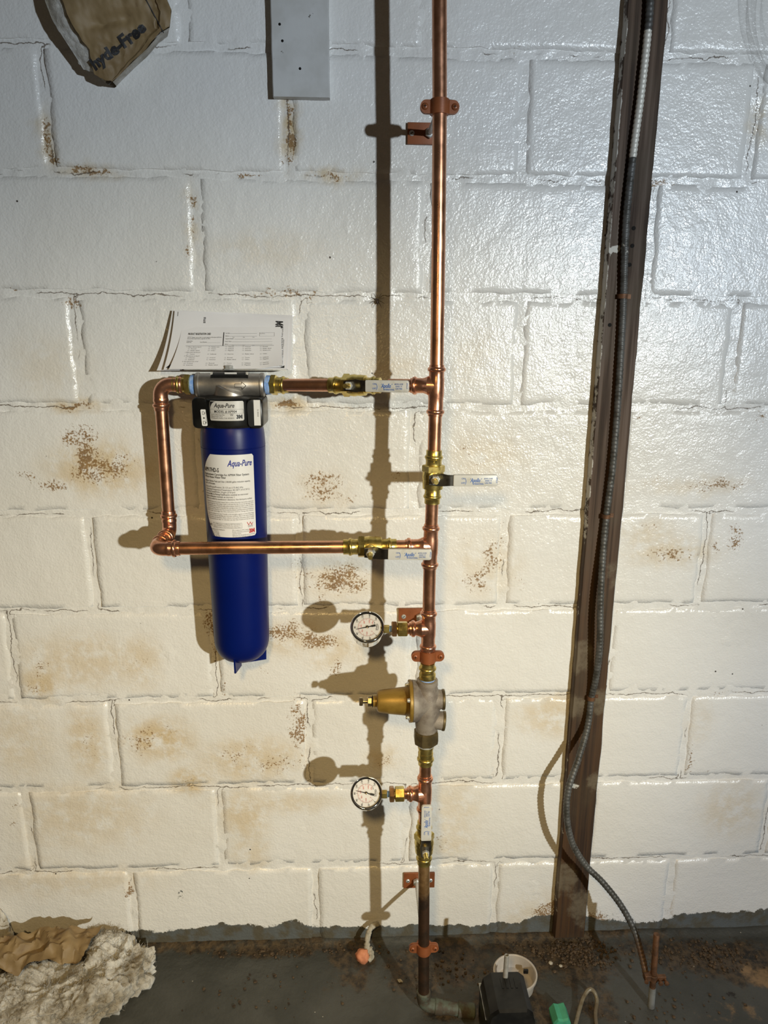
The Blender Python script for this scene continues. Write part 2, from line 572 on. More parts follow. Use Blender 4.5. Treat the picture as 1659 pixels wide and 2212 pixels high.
def quad(m, fn, u0, v0, u1, v1, nu=1):
    for i in range(nu):
        a, b = u0 + (u1 - u0) * i / nu, u0 + (u1 - u0) * (i + 1) / nu
        m.add([fn(a, v0), fn(b, v0), fn(b, v1), fn(a, v1)], [(0, 1, 2, 3)])

def outline_box(m, fn, u0, v0, u1, v1, t, nu=6):
    quad(m, fn, u0, v0, u1, v0 + t, nu)
    quad(m, fn, u0, v1 - t, u1, v1, nu)
    quad(m, fn, u0, v0, u0 + t, v1)
    quad(m, fn, u1 - t, v0, u1, v1)

def nz(x, y=0.0, z=0.0, oct=3):
    return noise.fractal(V((x, y, z)), 1.0, 2.0, oct)

def sm(x):
    x = max(0.0, min(1.0, x))
    return x * x * (3 - 2 * x)

# ---------------------------------------------------------------- the wall: painted concrete blocks and mortar
RUST = [  # brown specks: x, z, rx, rz, amount
    (-0.0122, 1.1628, 0.0471, 0.0394, 0.75), (0.0166, 1.1009, 0.0651, 0.0403, 0.85), (0.0017, 1.1276, 0.0388, 0.0399, 0.9), (0.0619, 1.1232, 0.052, 0.0232, 0.6), (-0.073, 1.0713, 0.0477, 0.0163, 0.8), (-0.123, 1.0894, 0.0388, 0.0126, 0.7), (0.1099, 1.1276, 0.0347, 0.0178, 0.45), (0.1665, 1.1277, 0.0174, 0.0196, 0.6),
    (-0.0297, 1.2867, 0.0502, 0.0335, 0.35), (0.0664, 1.283, 0.0505, 0.021, 0.3),
    (0.4423, 1.0687, 0.0537, 0.0441, 0.75), (0.4735, 1.0457, 0.0405, 0.0232, 0.6), (0.5814, 1.0777, 0.0225, 0.0367, 0.6), (0.5729, 1.0269, 0.0109, 0.028, 0.45),
    (0.7234, 1.1503, 0.0538, 0.0405, 0.5), (0.7518, 1.1141, 0.0542, 0.0365, 0.5), (0.6838, 1.1277, 0.0269, 0.0272, 0.4), (0.8722, 1.1459, 0.0271, 0.0226, 0.5),
    (0.3939, 0.8943, 0.0322, 0.0584, 0.6), (0.4721, 0.8792, 0.0787, 0.0412, 0.85), (0.4392, 0.84, 0.0372, 0.0248, 0.5), (0.3126, 0.9286, 0.0273, 0.0384, 0.3),
    (0.2146, 0.7872, 0.0278, 0.0452, 0.8), (0.2165, 0.7314, 0.0131, 0.0461, 0.7), (0.363, 0.7655, 0.0516, 0.0284, 0.9), (0.4285, 0.7444, 0.0567, 0.0307, 0.85), (0.4658, 0.6871, 0.0229, 0.0376, 0.7), (0.3227, 0.6785, 0.0712, 0.0313, 0.45), (0.5042, 0.7282, 0.0381, 0.0258, 0.4),
    (0.7782, 0.926, 0.0327, 0.0584, 0.7), (0.7523, 0.8723, 0.0424, 0.0297, 0.75), (0.7258, 0.9553, 0.0417, 0.0173, 0.5), (0.8328, 0.8667, 0.0379, 0.0199, 0.55), (0.7944, 0.9789, 0.0556, 0.0239, 0.4),
    (1.1411, 0.9289, 0.0715, 0.0255, 0.75), (1.2664, 0.9576, 0.0267, 0.041, 0.75), (1.2354, 0.9382, 0.0172, 0.0177, 0.75), (1.0878, 0.9873, 0.0282, 0.0115, 0.6), (1.0748, 0.8247, 0.0251, 0.0122, 0.6), (1.318, 0.8227, 0.0392, 0.0102, 0.4),
    (1.2149, 1.0676, 0.1028, 0.0131, 0.75), (1.0785, 1.0817, 0.0509, 0.0205, 0.5), (1.0488, 1.1999, 0.0127, 0.0107, 0.9), (1.285, 1.2049, 0.0183, 0.0179, 0.6), (1.2415, 1.2579, 0.0453, 0.014, 0.3),
    (-0.1352, 0.6946, 0.0415, 0.0616, 0.55), (-0.1495, 0.6483, 0.0372, 0.0271, 0.7), (-0.0491, 0.7243, 0.0831, 0.0265, 0.45), (0.0705, 0.7126, 0.0372, 0.0513, 0.5), (0.0122, 0.6825, 0.1026, 0.0124, 0.5),
    (-0.0536, 0.5244, 0.0305, 0.0761, 0.5), (0.0565, 0.5225, 0.0576, 0.0393, 0.7), (0.0964, 0.5436, 0.0575, 0.0369, 0.55), (0.1468, 0.4209, 0.0314, 0.0271, 0.6), (0.258, 0.4915, 0.078, 0.0443, 0.55), (0.3354, 0.4622, 0.0541, 0.0336, 0.65), (0.3818, 0.5552, 0.0253, 0.0817, 0.85), (0.3869, 0.4724, 0.0158, 0.0447, 0.6), (0.5632, 0.4635, 0.0339, 0.027, 0.7),
    (0.9279, 0.5738, 0.0699, 0.0329, 0.4), (0.9896, 0.5508, 0.0302, 0.0665, 0.35), (0.7137, 0.4437, 0.0605, 0.0159, 0.4), (0.6936, 0.2572, 0.0414, 0.0362, 0.5), (1.3422, 0.3258, 0.0531, 0.048, 0.35),
    (0.3706, 1.2245, 0.0347, 0.0113, 0.95), (0.5229, 1.2189, 0.0613, 0.0087, 0.55), (0.4443, 1.2117, 0.0611, 0.0105, 0.35), (0.5482, 1.414, 0.0507, 0.0098, 0.35),
    (-0.0197, 1.6746, 0.0101, 0.0433, 0.95), (-0.0161, 1.6421, 0.0172, 0.0146, 1), (0.3889, 1.6993, 0.0103, 0.0544, 1), (0.3876, 1.6482, 0.0176, 0.0148, 0.8), (0.0433, 1.6239, 0.0552, 0.0066, 1), (0.1218, 1.6184, 0.0476, 0.0067, 0.6), (0.3209, 1.6175, 0.0441, 0.0075, 0.8), (0.462, 1.6233, 0.0364, 0.009, 0.9), (0.2891, 1.6223, 0.032, 0.006, 0.5),
    (0.2206, 1.5824, 0.0112, 0.0181, 0.95), (0.2208, 1.5445, 0.0081, 0.0345, 0.8), (0.2149, 1.4982, 0.0098, 0.0234, 0.8), (0.3303, 1.4283, 0.05, 0.0096, 0.6), (0.397, 1.4273, 0.0585, 0.0161, 0.7), (0.5988, 1.4226, 0.0508, 0.0081, 0.5), (0.355, 1.4205, 0.0167, 0.0161, 0.7),
    (-0.0192, 1.2234, 0.0508, 0.0069, 0.9), (-0.0052, 1.4094, 0.018, 0.0128, 0.8), (-0.0133, 1.3691, 0.0082, 0.0325, 0.5), (-0.0812, 1.4231, 0.0488, 0.0071, 0.6), (0.1148, 1.4216, 0.0494, 0.0072, 0.5),
    (0.2265, 0.6484, 0.0076, 0.0421, 0.8), (-0.0013, 0.1542, 0.0101, 0.0416, 0.9), (-0.2309, 0.3495, 0.0233, 0.0572, 0.5), (1.2377, 0.4565, 0.0103, 0.0391, 0.8), (1.278, 0.4212, 0.0729, 0.0116, 0.5), (1.2147, 1.7167, 0.015, 0.0369, 0.6), (1.0508, 1.6203, 0.0335, 0.0092, 0.8), (0.9338, 1.6209, 0.0333, 0.0091, 0.6), (1.1852, 1.4193, 0.0263, 0.0083, 0.7), (0.7977, 1.8276, 0.0634, 0.007, 0.5), (0.4137, 1.8199, 0.031, 0.0083, 0.6), (1.011, 0.4034, 0.0309, 0.0465, 0.35),
    (1.0349, 0.6103, 0.0399, 0.0109, 0.7), (1.2848, 0.6176, 0.0607, 0.0109, 0.6), (1.0576, 0.2115, 0.0319, 0.0247, 0.5), (0.9511, 0.0576, 0.0649, 0.0515, 0.9), (1.0606, 0.0414, 0.0436, 0.0389, 0.8), (1.2346, 0.049, 0.0264, 0.052, 0.5), (0.9266, 0.2755, 0.0418, 0.0723, 0.25),
]
FILM = [  # soft ochre film
    (0.017, 1.1054, 0.0954, 0.0537, 0.75), (-0.054, 1.2949, 0.0751, 0.0584, 0.22), (0.3626, 0.7502, 0.0846, 0.0408, 0.5), (0.4567, 0.7287, 0.0854, 0.0412, 0.5), (0.4721, 0.8792, 0.0833, 0.049, 0.35), (0.4422, 1.0596, 0.0538, 0.046, 0.25),
    (-0.0603, 0.704, 0.1203, 0.0615, 0.5), (-0.1397, 0.6534, 0.0418, 0.0416, 0.75), (0.0605, 0.7025, 0.0466, 0.0617, 0.5), (-0.0631, 0.5246, 0.0429, 0.087, 0.55), (0.0904, 0.5274, 0.0721, 0.0491, 0.85), (0.147, 0.4232, 0.0441, 0.0316, 0.85), (0.2818, 0.4744, 0.1077, 0.0557, 0.6), (-0.2007, 0.527, 0.0757, 0.0974, 0.35),
    (-0.0846, 0.3461, 0.147, 0.0805, 0.42), (0.2617, 0.3383, 0.05, 0.0698, 0.6), (0.3326, 0.3657, 0.1399, 0.0254, 0.45), (0.268, 0.2438, 0.0406, 0.0479, 0.45), (0.5631, 0.4691, 0.0398, 0.0292, 0.5), (0.9283, 0.5683, 0.08, 0.0495, 0.55), (0.9904, 0.5397, 0.0302, 0.0889, 0.5), (0.7169, 0.3398, 0.0615, 0.0823, 0.35), (0.6987, 0.257, 0.0725, 0.0362, 0.4),
    (1.1406, 0.9338, 0.0952, 0.0333, 0.5), (1.0892, 0.9729, 0.0566, 0.029, 0.4), (1.3422, 0.3258, 0.0743, 0.072, 0.4), (1.1729, 1.0676, 0.1212, 0.0206, 0.35), (0.7557, 1.1277, 0.0811, 0.0544, 0.3), (0.765, 0.9066, 0.075, 0.0686, 0.3), (1.2427, 0.5467, 0.0306, 0.0558, 0.25),
    (0.3889, 1.6993, 0.0174, 0.058, 0.9), (-0.0197, 1.6746, 0.0155, 0.0506, 0.6), (0.2184, 1.5445, 0.0146, 0.0612, 0.5), (0.0433, 1.6239, 0.0631, 0.0103, 0.5), (0.462, 1.6233, 0.0485, 0.012, 0.7), (0.375, 1.2245, 0.0433, 0.0156, 0.7), (-0.0189, 1.2259, 0.0593, 0.012, 0.6), (1.2142, 1.7204, 0.0183, 0.0369, 0.6), (0.341, 1.4996, 0.0986, 0.0313, 0.25), (0.5747, 1.2981, 0.0519, 0.0424, 0.3), (0.7305, 1.3159, 0.0522, 0.0508, 0.2),
    (-0.1302, 0.1822, 0.2005, 0.0363, 0.35), (-0.1989, 0.1961, 0.0598, 0.0601, 0.3), (0.9306, 0.0389, 0.0976, 0.0777, 0.4),
]
GREY = [(0.1067, 0.1389, 0.0164, 0.0209, 0.55), (0.0909, 0.132, 0.0123, 0.0099, 0.42), (0.3225, 0.0929, 0.0146, 0.0151, 0.4), (0.1876, 0.1551, 0.0061, 0.0074, 0.3), (0.9519, 0.0447, 0.0239, 0.0259, 0.45), (1.3362, 0.0265, 0.0665, 0.0157, 0.4), (1.0928, 0.0469, 0.0328, 0.0285, 0.5), (1.2456, 0.0487, 0.0132, 0.039, 0.45)]

def stain_at(x, z):
    wx = x + 0.012 * nz(x * 30, z * 30, 1.7)
    wz = z + 0.012 * nz(x * 30, z * 30, 9.2)
    r = []
    for lst in (RUST, FILM, GREY):
        best = 0.0
        for cx, cz, rx, rz, a in lst:
            d2 = ((wx - cx) / rx) ** 2 + ((wz - cz) / rz) ** 2
            if d2 < 2.2:
                best = max(best, a * sm(1.25 - 0.84 * sqrt(d2)))
        r.append(best)
    return r

BLK, CRS = 0.4064, 0.2032
ROW_Z = {-2: 2.232, -1: 2.028, 0: 1.819, 1: 1.6228, 2: 1.4216, 3: 1.2206, 4: 1.0166, 5: 0.8158, 6: 0.6158, 7: 0.4096, 8: 0.2050, 9: -0.02}
ROW_OFF = {-1: 0.015, 0: 0.018, 1: -0.017, 2: 0.021, 3: -0.002, 4: 0.006, 5: -0.013, 6: 0.014, 7: -0.003, 8: 0.003, 9: 0.004}
X0, X1 = -0.75, 2.25

def mortar_y(x, z):
    return 0.0010 + 0.0019 * nz(x * 36, z * 36, 3.1) + 0.0013 * nz(x * 110, z * 110, 5.5, 2)

mm = M()
step = 0.0075
nu, nv = int((X1 - X0) / step), int(2.25 / step)
mm.grid(lambda a, b: V((X0 + (X1 - X0) * a, mortar_y(X0 + (X1 - X0) * a, -0.02 + 2.25 * b), -0.02 + 2.25 * b)), nu, nv)
wall = build('wall_back', mm, 'mortar', attr=[stain_at(p.x, p.z) for p in mm.v])
def joint_d(x, z):
    """signed distance in cm from the middle of the nearest mortar joint"""
    kb = min(ROW_Z, key=lambda k: abs(ROW_Z[k] - z))
    d = z - ROW_Z[kb]
    k = min(k for k in ROW_Z if ROW_Z[k] <= z) if z > -0.02 else 9
    if k in ROW_OFF:
        t = (x - ROW_OFF[k]) / BLK - (0.5 if k % 2 == 0 else 0.0)
        h = (t - round(t)) * BLK
        if abs(h) < abs(d):
            d = h
    return max(-3.0, min(3.0, d * 100))
ja = wall.data.attributes.new('joint', 'FLOAT', 'POINT')
ja.data.foreach_set('value', [joint_d(p.x, p.z) for p in mm.v])
structure(wall, 'white painted concrete block wall with stained, lumpy mortar joints')

for k in range(-1, 10):
    zt, zb = ROW_Z[k - 1] - 0.0055, ROW_Z[k] + 0.0055
    half = 0.5 if k % 2 == 0 else 0.0
    for n in range(-3, 7):
        xl = (n + half) * BLK + ROW_OFF[k] + 0.0055 + random.uniform(-.002, .002)
        xr = xl + BLK - 0.011
        if xr < X0 + 0.02 or xl > X1 - 0.02:
            continue
        xl, xr = max(xl, X0), min(xr, X1)
        seed = k * 13.7 + n * 5.1
        proud = random.uniform(-0.0008, 0.0012)
        na, nb = 40, 20
        def fb(a, b):
            # rows of points bunched towards the rim so that the arris can round over
            def bunch(t, n):
                i = t * n
                if i < 0.5: return 0.0, 1.0
                if i > n - 0.5: return 1.0, 1.0
                return (i - 1) / (n - 2) * 0.985 + 0.0075, 0.0
            ua, ea = bunch(a, na)
            ub, eb = bunch(b, nb)
            x = xl + (xr - xl) * ua
            z = zb + (zt - zb) * ub
            dx = min(x - xl, xr - x)
            dz = min(z - zb, zt - z)
            e = min(dx, dz)
            rim = sm(e / 0.0065)
            x += 0.0042 * nz(x * 30, z * 30, seed) * (1 - sm(dx / 0.02))
            z += 0.0042 * nz(x * 30, z * 30, seed + 7) * (1 - sm(dz / 0.02))
            y = -0.0006 - proud - 0.0012 * nz(x * 9, z * 9, seed) - 0.0008 * nz(x * 60, z * 60, seed)
            y += (1 - rim) * max(-0.0004, 0.0009 + 0.0030 * nz(x * 13, z * 13, seed + 3) + 0.0012 * nz(x * 60, z * 60, seed + 5))
            if ea or eb:
                y = 0.009
            return V((x, y, z))
        bm_ = M().grid(fb, na, nb)
        build('concrete_block', bm_, 'block', wall, attr=[stain_at(p.x, p.z) for p in bm_.v], angle=80)

# ---------------------------------------------------------------- the floor
F_DIRT = [(0.6975, -0.0682, 0.1235, 0.0835, 0.42), (0.7546, -0.0331, 0.0948, 0.0498, 0.4), (0.6338, -0.0899, 0.0811, 0.0812, 0.4), (0.9305, -0.0513, 0.1152, 0.0612, 0.62), (0.9939, -0.0152, 0.075, 0.0512, 0.75), (0.9928, -0.0898, 0.0922, 0.0585, 0.45), (0.879, 0.0016, 0.0863, 0.0521, 0.45), (1.0078, -0.1696, 0.0585, 0.0529, 0.35), (1.245, -0.0615, 0.126, 0.0609, 0.45), (1.3583, -0.0897, 0.0932, 0.059, 0.7), (0.4918, -0.0371, 0.0625, 0.0493, 0.5), (0.1327, -0.0003, 0.1687, 0.0255, 0.5), (0.3239, -0.0191, 0.1887, 0.0276, 0.45), (0.8663, -0.1862, 0.0384, 0.0723, 0.45), (0.7703, -0.183, 0.0384, 0.0517, 0.5), (0.684, -0.1802, 0.0575, 0.0311, 0.4), (0.4921, -0.0969, 0.0603, 0.0573, 0.3), (1.1449, -0.0457, 0.0634, 0.0372, 0.4), (-0.1325, -0.0412, 0.1633, 0.0966, 0.4), (1.1152, 0.0209, 0.0659, 0.0401, 0.7)]
F_TAN = [(1.2897, -0.2002, 0.0868, 0.0461, 0.45), (1.3803, -0.126, 0.0608, 0.0565, 0.55), (1.2125, -0.2184, 0.0666, 0.03, 0.38), (1.1034, -0.0122, 0.0323, 0.0232, 0.3)]
F_BLK = [(1.3922, -0.0663, 0.0631, 0.0268, 0.48), (1.2965, -0.1683, 0.0394, 0.015, 0.45), (1.2287, -0.0975, 0.0308, 0.0117, 0.35), (1.2962, -0.0877, 0.0518, 0.0142, 0.42), (0.5023, 0.0007, 0.0384, 0.0309, 0.4), (0.9902, -0.028, 0.0638, 0.0252, 0.35), (1.3583, -0.1919, 0.0253, 0.0083, 0.4), (0.0308, 0.0289, 0.0428, 0.0263, 0.35), (-0.2671, 0.0127, 0.042, 0.0513, 0.4)]
def fl_stain(x, y):
    wx = x + 0.012 * nz(x * 30, y * 30, 1.7)
    wy = y + 0.010 * nz(x * 30, y * 30, 9.2)
    r = []
    for lst in (F_DIRT, F_TAN, F_BLK):
        best = 0.0
        for cx, cy, rx, ry, a in lst:
            d2 = ((wx - cx) / rx) ** 2 + ((wy - cy) / ry) ** 2
            if d2 < 2.2:
                best = max(best, a * sm(1.25 - 0.84 * sqrt(d2)))
        r.append(best)
    return r
def fl_z(x, y):
    z = 0.0015 * nz(x * 14, y * 14, 2.2) + 0.0012 * nz(x * 50, y * 50, 4.2)
    z += 0.010 * (1 - sm(-y / 0.022))          # the slab is dragged up a little where it meets the wall
    return z
fm = M()
ys = [0.02, 0.012, 0.004] + [-0.006 * i for i in range(0, 60)] + [-0.36 - 0.05 * i for i in range(1, 24)]
xs = [X0 + 0.01 * i for i in range(int((X1 - X0) / 0.01) + 1)]
vs = [V((x, y, fl_z(x, y))) for y in ys for x in xs]
nx = len(xs)
fm.add(vs, [(j * nx + i, (j + 1) * nx + i, (j + 1) * nx + i + 1, j * nx + i + 1) for j in range(len(ys) - 1) for i in range(nx - 1)])
flr = build('floor', fm, 'floor', attr=[fl_stain(p.x, p.y) for p in fm.v], angle=80)
structure(flr, 'dirty grey painted concrete floor')

# ---------------------------------------------------------------- timber on the wall
sx0, sx1, sd = 0.956, 1.0255, 0.0215
sm_ = M()
rs = []
for i in range(0, 111):
    z = 0.012 + 2.19 * i / 110
    j1 = 0.0012 * nz(z * 9, 1) + 0.0008 * nz(z * 60, 2)
    j2 = 0.0016 * nz(z * 9, 5) + 0.0012 * nz(z * 70, 6)
    dd = 0.0008 * nz(z * 7, 9)
    prof = [(sx0 + j1, -0.0005), (sx0 + j1, -sd * 0.85 + dd), (sx0 + j1 + .002, -sd + dd)]
    prof += [(sx0 + (sx1 - sx0) * q, -sd + dd + 0.0006 * nz(q * 9, z * 2, 3)) for q in (.12, .25, .4, .55, .7, .85)]
    prof += [(sx1 + j2 - .002, -sd + dd), (sx1 + j2, -sd * 0.85 + dd), (sx1 + j2, -0.0005)]
    rs.append([V((x, y, z)) for x, y in prof])
sm_.rings(rs)
def stud_stain(p):
    e = sm(1.25 - (p.x - sx0) / 0.0075)
    up = 0.62 if p.z > 0.95 else 0.44
    r = e * up * (1 if p.y > -sd * 0.95 else 0.9)
    for cx, cz, rr in ((0.9705, 1.5034, 0.0076), (1.0148, 1.5319, 0.005), (0.9734, 0.4077, 0.0122)):
        r = max(r, 0.8 * sm(1.6 - sqrt((p.x - cx) ** 2 + (p.z - cz) ** 2) / rr))
    dust = 0.0
    for cx, cz, rr in ((0.9696, 0.5962, 0.0216), (1.0126, 0.6116, 0.0236), (1.0182, 0.4182, 0.0223), (0.9707, 0.7122, 0.029), (1.0226, 0.8927, 0.0244), (0.9748, 0.1707, 0.0316), (1.0173, 0.0948, 0.0427)):
        dust = max(dust, 0.5 * sm(1.5 - sqrt((p.x - cx) ** 2 + ((p.z - cz) / 1.6) ** 2) / rr))
    return (r, dust + 0.15 * e, 0)
stud = thing('furring_strip', 'dark brown wooden furring strip running up the wall', 'wood strip', (0.99, -0.01, 0.012))
build('timber', sm_, 'wood', stud, attr=[stud_stain(p) for p in sm_.v], angle=50)
for px, pz in ((0.9989, 1.541), (0.9991, 1.5115), (0.9971, 1.4793), (0.9697, 1.3743)):
    build('nail_hole', M().lathe((px, -sd - 0.0008, pz), (0, 1, 0), [(0, .0016), (.0004, .0036), (.003, .0036)], 12), 'rubber', stud)

sb = M()
bx0, bx1, bz0, bz1, bt = 0.3665, 0.4615, 1.742, 2.14, 0.0205
prof = [(0, 0), (0, -bt + .0015), (.0015, -bt), (bx1 - bx0 - .0015, -bt), (bx1 - bx0, -bt + .0015), (bx1 - bx0, 0)]
rs = []
for i in range(41):
    z = bz0 + (bz1 - bz0) * i / 40
    zz = [z - (0.0012 * (1 - i / 3) if i < 3 and 0 < q < 5 else 0) for q in range(6)]
    rs.append([V((bx0 + p[0] + 0.0006 * nz(z * 30, p[0] * 20), p[1] - 0.0005, zz[q])) for q, p in enumerate(prof)])
sb.rings(rs)
brd = thing('painted_board', 'short white painted board fixed flat to the upper wall', 'board', (0.414, -0.01, bz0))
build('plank', sb, 'board', brd, angle=40)
for px, pz in ((0.3811, 1.8476), (0.3849, 1.8235), (0.413, 1.7832)):
    build('nail_head', M().lathe((px, -bt - 0.0012, pz), (0, 1, 0), [(0, .0012), (.0004, .0022), (.002, .0022)], 10), 'rubber', brd)

# ---------------------------------------------------------------- pipe fittings
PR = 0.0111     # 3/4 inch copper
SR = 0.0129     # socket
BR = 0.0152     # pressed bead
def rx(z):
    pts = [(-.1, .641), (.02, .640), (.14, .638), (.45, .633), (.98, .633), (1.15, .636), (1.35, .638), (1.69, .633), (1.95, .626), (2.3, .617)]
    for (a, xa), (b, xb) in zip(pts, pts[1:]):
        if a <= z <= b:
            return xa + (xb - xa) * (z - a) / (b - a)
    return pts[-1][1]
def R(z):
    return V((rx(z), -(.158 + (1.7 - z) / 1.56 * .024), z))

def bead(o, d, r=BR, w=0.0036):
    p = []
    for i in range(9):
        a = pi * i / 8
        p.append((-w * cos(a), SR * 0.98 + (r - SR * 0.98) * sin(a)))
    return M().lathe(o, d, p, 28)

def pipe(parent, pts, mat='copper', r=PR):
    return build('pipe', M().tube(pts, r, 28), mat, parent)

def socket_prof(L):
    """from the middle of a fitting (t=0) to its open end (t=L), bead ring excluded"""
    return [(0, SR * 1.03), (L * .30, SR * 1.03), (L * .42, SR * .97), (L - .012, SR * .97), (L - .0095, SR), (L - .0045, SR), (L - .004, SR * 0.97), (L - .0005, SR * .97), (L, PR)]

def tee(parent, a, c, b, br, L, flare=True):
    """run from a to b through c, branch of length L along br"""
    m = M()
    for e in (a, b):
        d = (V(e) - V(c))
        m.lathe(c, d, socket_prof(d.length), 28)
    br = V(br).normalized()
    prof = [(0, SR * 1.02), (SR, SR * 1.25), (SR * 1.35, SR * 1.08), (SR * 1.7, SR * .97), (L - .0095, SR * .97), (L - .0085, SR), (L - .004, SR), (L, SR * .96)]
    m.lathe(c, br, prof, 28)
    t = build('tee_fitting', m, 'copper_b', parent)
    for e in (a, b):
        d = (V(e) - V(c))
        u = d.normalized()
        build('press_bead', bead(V(c) + u * (d.length - .0075), u), 'copper_b', t)
    build('press_bead', bead(V(c) + br * (L - .0065), br), 'copper_b', t)
    return t

def elbow(parent, corner, d1, d2, R0=0.018, L=0.024):
    """sockets leave the corner along d1 and d2"""
    d1, d2 = V(d1).normalized(), V(d2).normalized()
    corner = V(corner)
    pts = [corner + d1 * (R0 + L * .45)]
    for i in range(11):
        a = pi / 2 * i / 10
        pts.append(corner + d1 * (R0 * (1 - sin(a))) + d2 * (R0 * (1 - cos(a))))
    pts.append(corner + d2 * (R0 + L * .45))
    m = M().tube(pts, SR * 0.99, 28)
    for d in (d1, d2):
        m.lathe(corner + d * (R0 + 0.002), d, [(0, SR * .96), (.004, SR * 1.04), (.0075, SR * 1.04), (.009, SR * .97), (L - .008, SR * .97), (L - .0075, SR), (L - .003, SR), (L, SR * .96)], 28)
    e = build('elbow_fitting', m, 'copper_b', parent)
    for d in (d1, d2):
        build('press_bead', bead(corner + d * (R0 + L - .0075), d), 'copper_b', e)
    return e

def lerp(a, b, t):
    return V(a) + (V(b) - V(a)) * t

# key points of the pipework
Zt1, Zt2, ZgA, ZgB = 1.2735, 0.9975, 0.844, 0.5095
T1, T2, GA, GB = R(Zt1), R(Zt2), R(ZgA), R(ZgB)
FX, FY, FZ = 0.2825, -0.066, 1.2665          # the filter head's port axis
PORT_R = V((0.352, FY, FZ))                   # right-hand port face
PORT_L = V((0.212, FY, FZ))
dU = (PORT_R - T1).normalized()               # upper run, seen from the riser towards the filter
ELB = V((0.1585, FY, FZ))                     # upper left corner of the loop
LZ = 0.9945
E1 = V((0.1585, FY, LZ))                      # lower corner at the wall side
E2 = V((0.1585, -0.166, LZ))                  # lower corner towards the room
dL = (E2 - T2).normalized()

# riser above the bypass valve
p1 = thing('copper_pipe', 'long copper riser pipe coming down from above to the bypass valve', 'pipe', R(1.17))
pipe(p1, [R(z) for z in (2.22, 2.0, 1.95, 1.8, 1.69, 1.5, 1.3015)])
tee(p1, R(1.3075), T1, R(1.223), dU, 0.043)
pipe(p1, [R(z) for z in (1.23, 1.1585)])
pipe(p1, [T1 + dU * .036, T1 + dU * .082])

# from the bypass valve down to the regulator
p2 = thing('copper_pipe', 'copper pipe with two tees between bypass valve and regulator', 'pipe', R(0.7775))
pipe(p2, [R(1.083), R(1.0305)])
tee(p2, R(1.037), T2, R(0.9565), dL, 0.044)
pipe(p2, [R(0.9635), R(0.873)])
tee(p2, R(0.88), GA, R(0.802), (-1, 0, 0), 0.034)
pipe(p2, [R(0.808), R(0.774)])
pipe(p2, [T2 + dL * .036, T2 + dL * .075])

# from the regulator to the bottom valve
p3 = thing('copper_pipe', 'short copper pipe and tee holding the lower gauge', 'pipe', R(0.453))
pipe(p3, [R(0.5745), R(0.539)])
tee(p3, R(0.549), GB, R(0.4685), (-1, 0, 0), 0.034)
pipe(p3, [R(0.4755), R(0.435)])

# old tarnished pipe rising out of the floor
p4 = thing('old_pipe', 'dark tarnished copper pipe rising from the floor below the bottom valve', 'pipe', R(0.0))
om = M().tube([R(0.3625), R(.25), R(.15), R(.06), R(.03)], PR * 1.0, 28)
op = build('pipe', om, 'oldpipe', p4)
em = M()
pts = [R(.045), R(.030)]
c0 = R(.018)
tgt = V((0.757, -0.1935, 0.004))
dd = (tgt - c0).normalized()
for i in range(9):
    a = pi / 2 * i / 8
    pts.append(c0 + V((0, 0, 1)) * (0.014 * (1 - sin(a))) + dd * (0.014 * (1 - cos(a))))
pts += [c0 + dd * .03, c0 + dd * .045]
em.tube(pts, .0135, 20)
em.lathe(R(.052), (0, 0, -1), [(0, .0118), (.002, .0142), (.016, .0145), (.018, .0135)], 24)
em.lathe(c0 + dd * .022, dd, [(0, .0135), (.002, .0150), (.016, .0148), (.018, .0118)], 24)
build('elbow_fitting', em, 'green', p4)
build('pipe', M().tube([c0 + dd * .036, c0 + dd * .075, c0 + dd * .085], .0125, 20), 'green', p4)
em = M().lathe(c0 + dd * .070, dd, [(0, .0125), (.002, .0150), (.034, .0152), (.036, .0125)], 20)
build('coupling', em, 'green', p4)

# upper run between the filter and its valve
V1C = V((0.5022, -0.118, 1.2705))
sV1 = (V1C - T1).dot(dU)
V1C = T1 + dU * sV1
p5 = thing('copper_pipe', 'short level copper pipe between filter head and its shutoff valve', 'pipe', V1C + dU * .1)
pe = (PORT_R - T1).length
pipe(p5, [V1C + dU * .040, T1 + dU * (pe - .028)])

# loop on the far side of the filter
p6 = thing('copper_pipe_loop', 'copper pipe loop dropping beside the blue filter and crossing in front', 'pipe', E1)
elbow(p6, ELB, (1, 0, 0), (0, 0, -1), R0=.020, L=.024)
pipe(p6, [ELB + V((0, 0, -.036)), E1 + V((0, 0, .034))])
elbow(p6, E1, (0, 0, 1), (0, -1, 0), R0=.016, L=.024)
elbow(p6, E2, (0, 1, 0), -dL, R0=.016, L=.024)
V3C = V((0.5279, -0.168, 0.9976))
V3C = T2 + dL * (V3C - T2).dot(dL)
pipe(p6, [E1 + V((0, -.034, 0)), E2 + V((0, .034, 0))])
pipe(p6, [E2 - dL * .036, V3C + dL * .040])

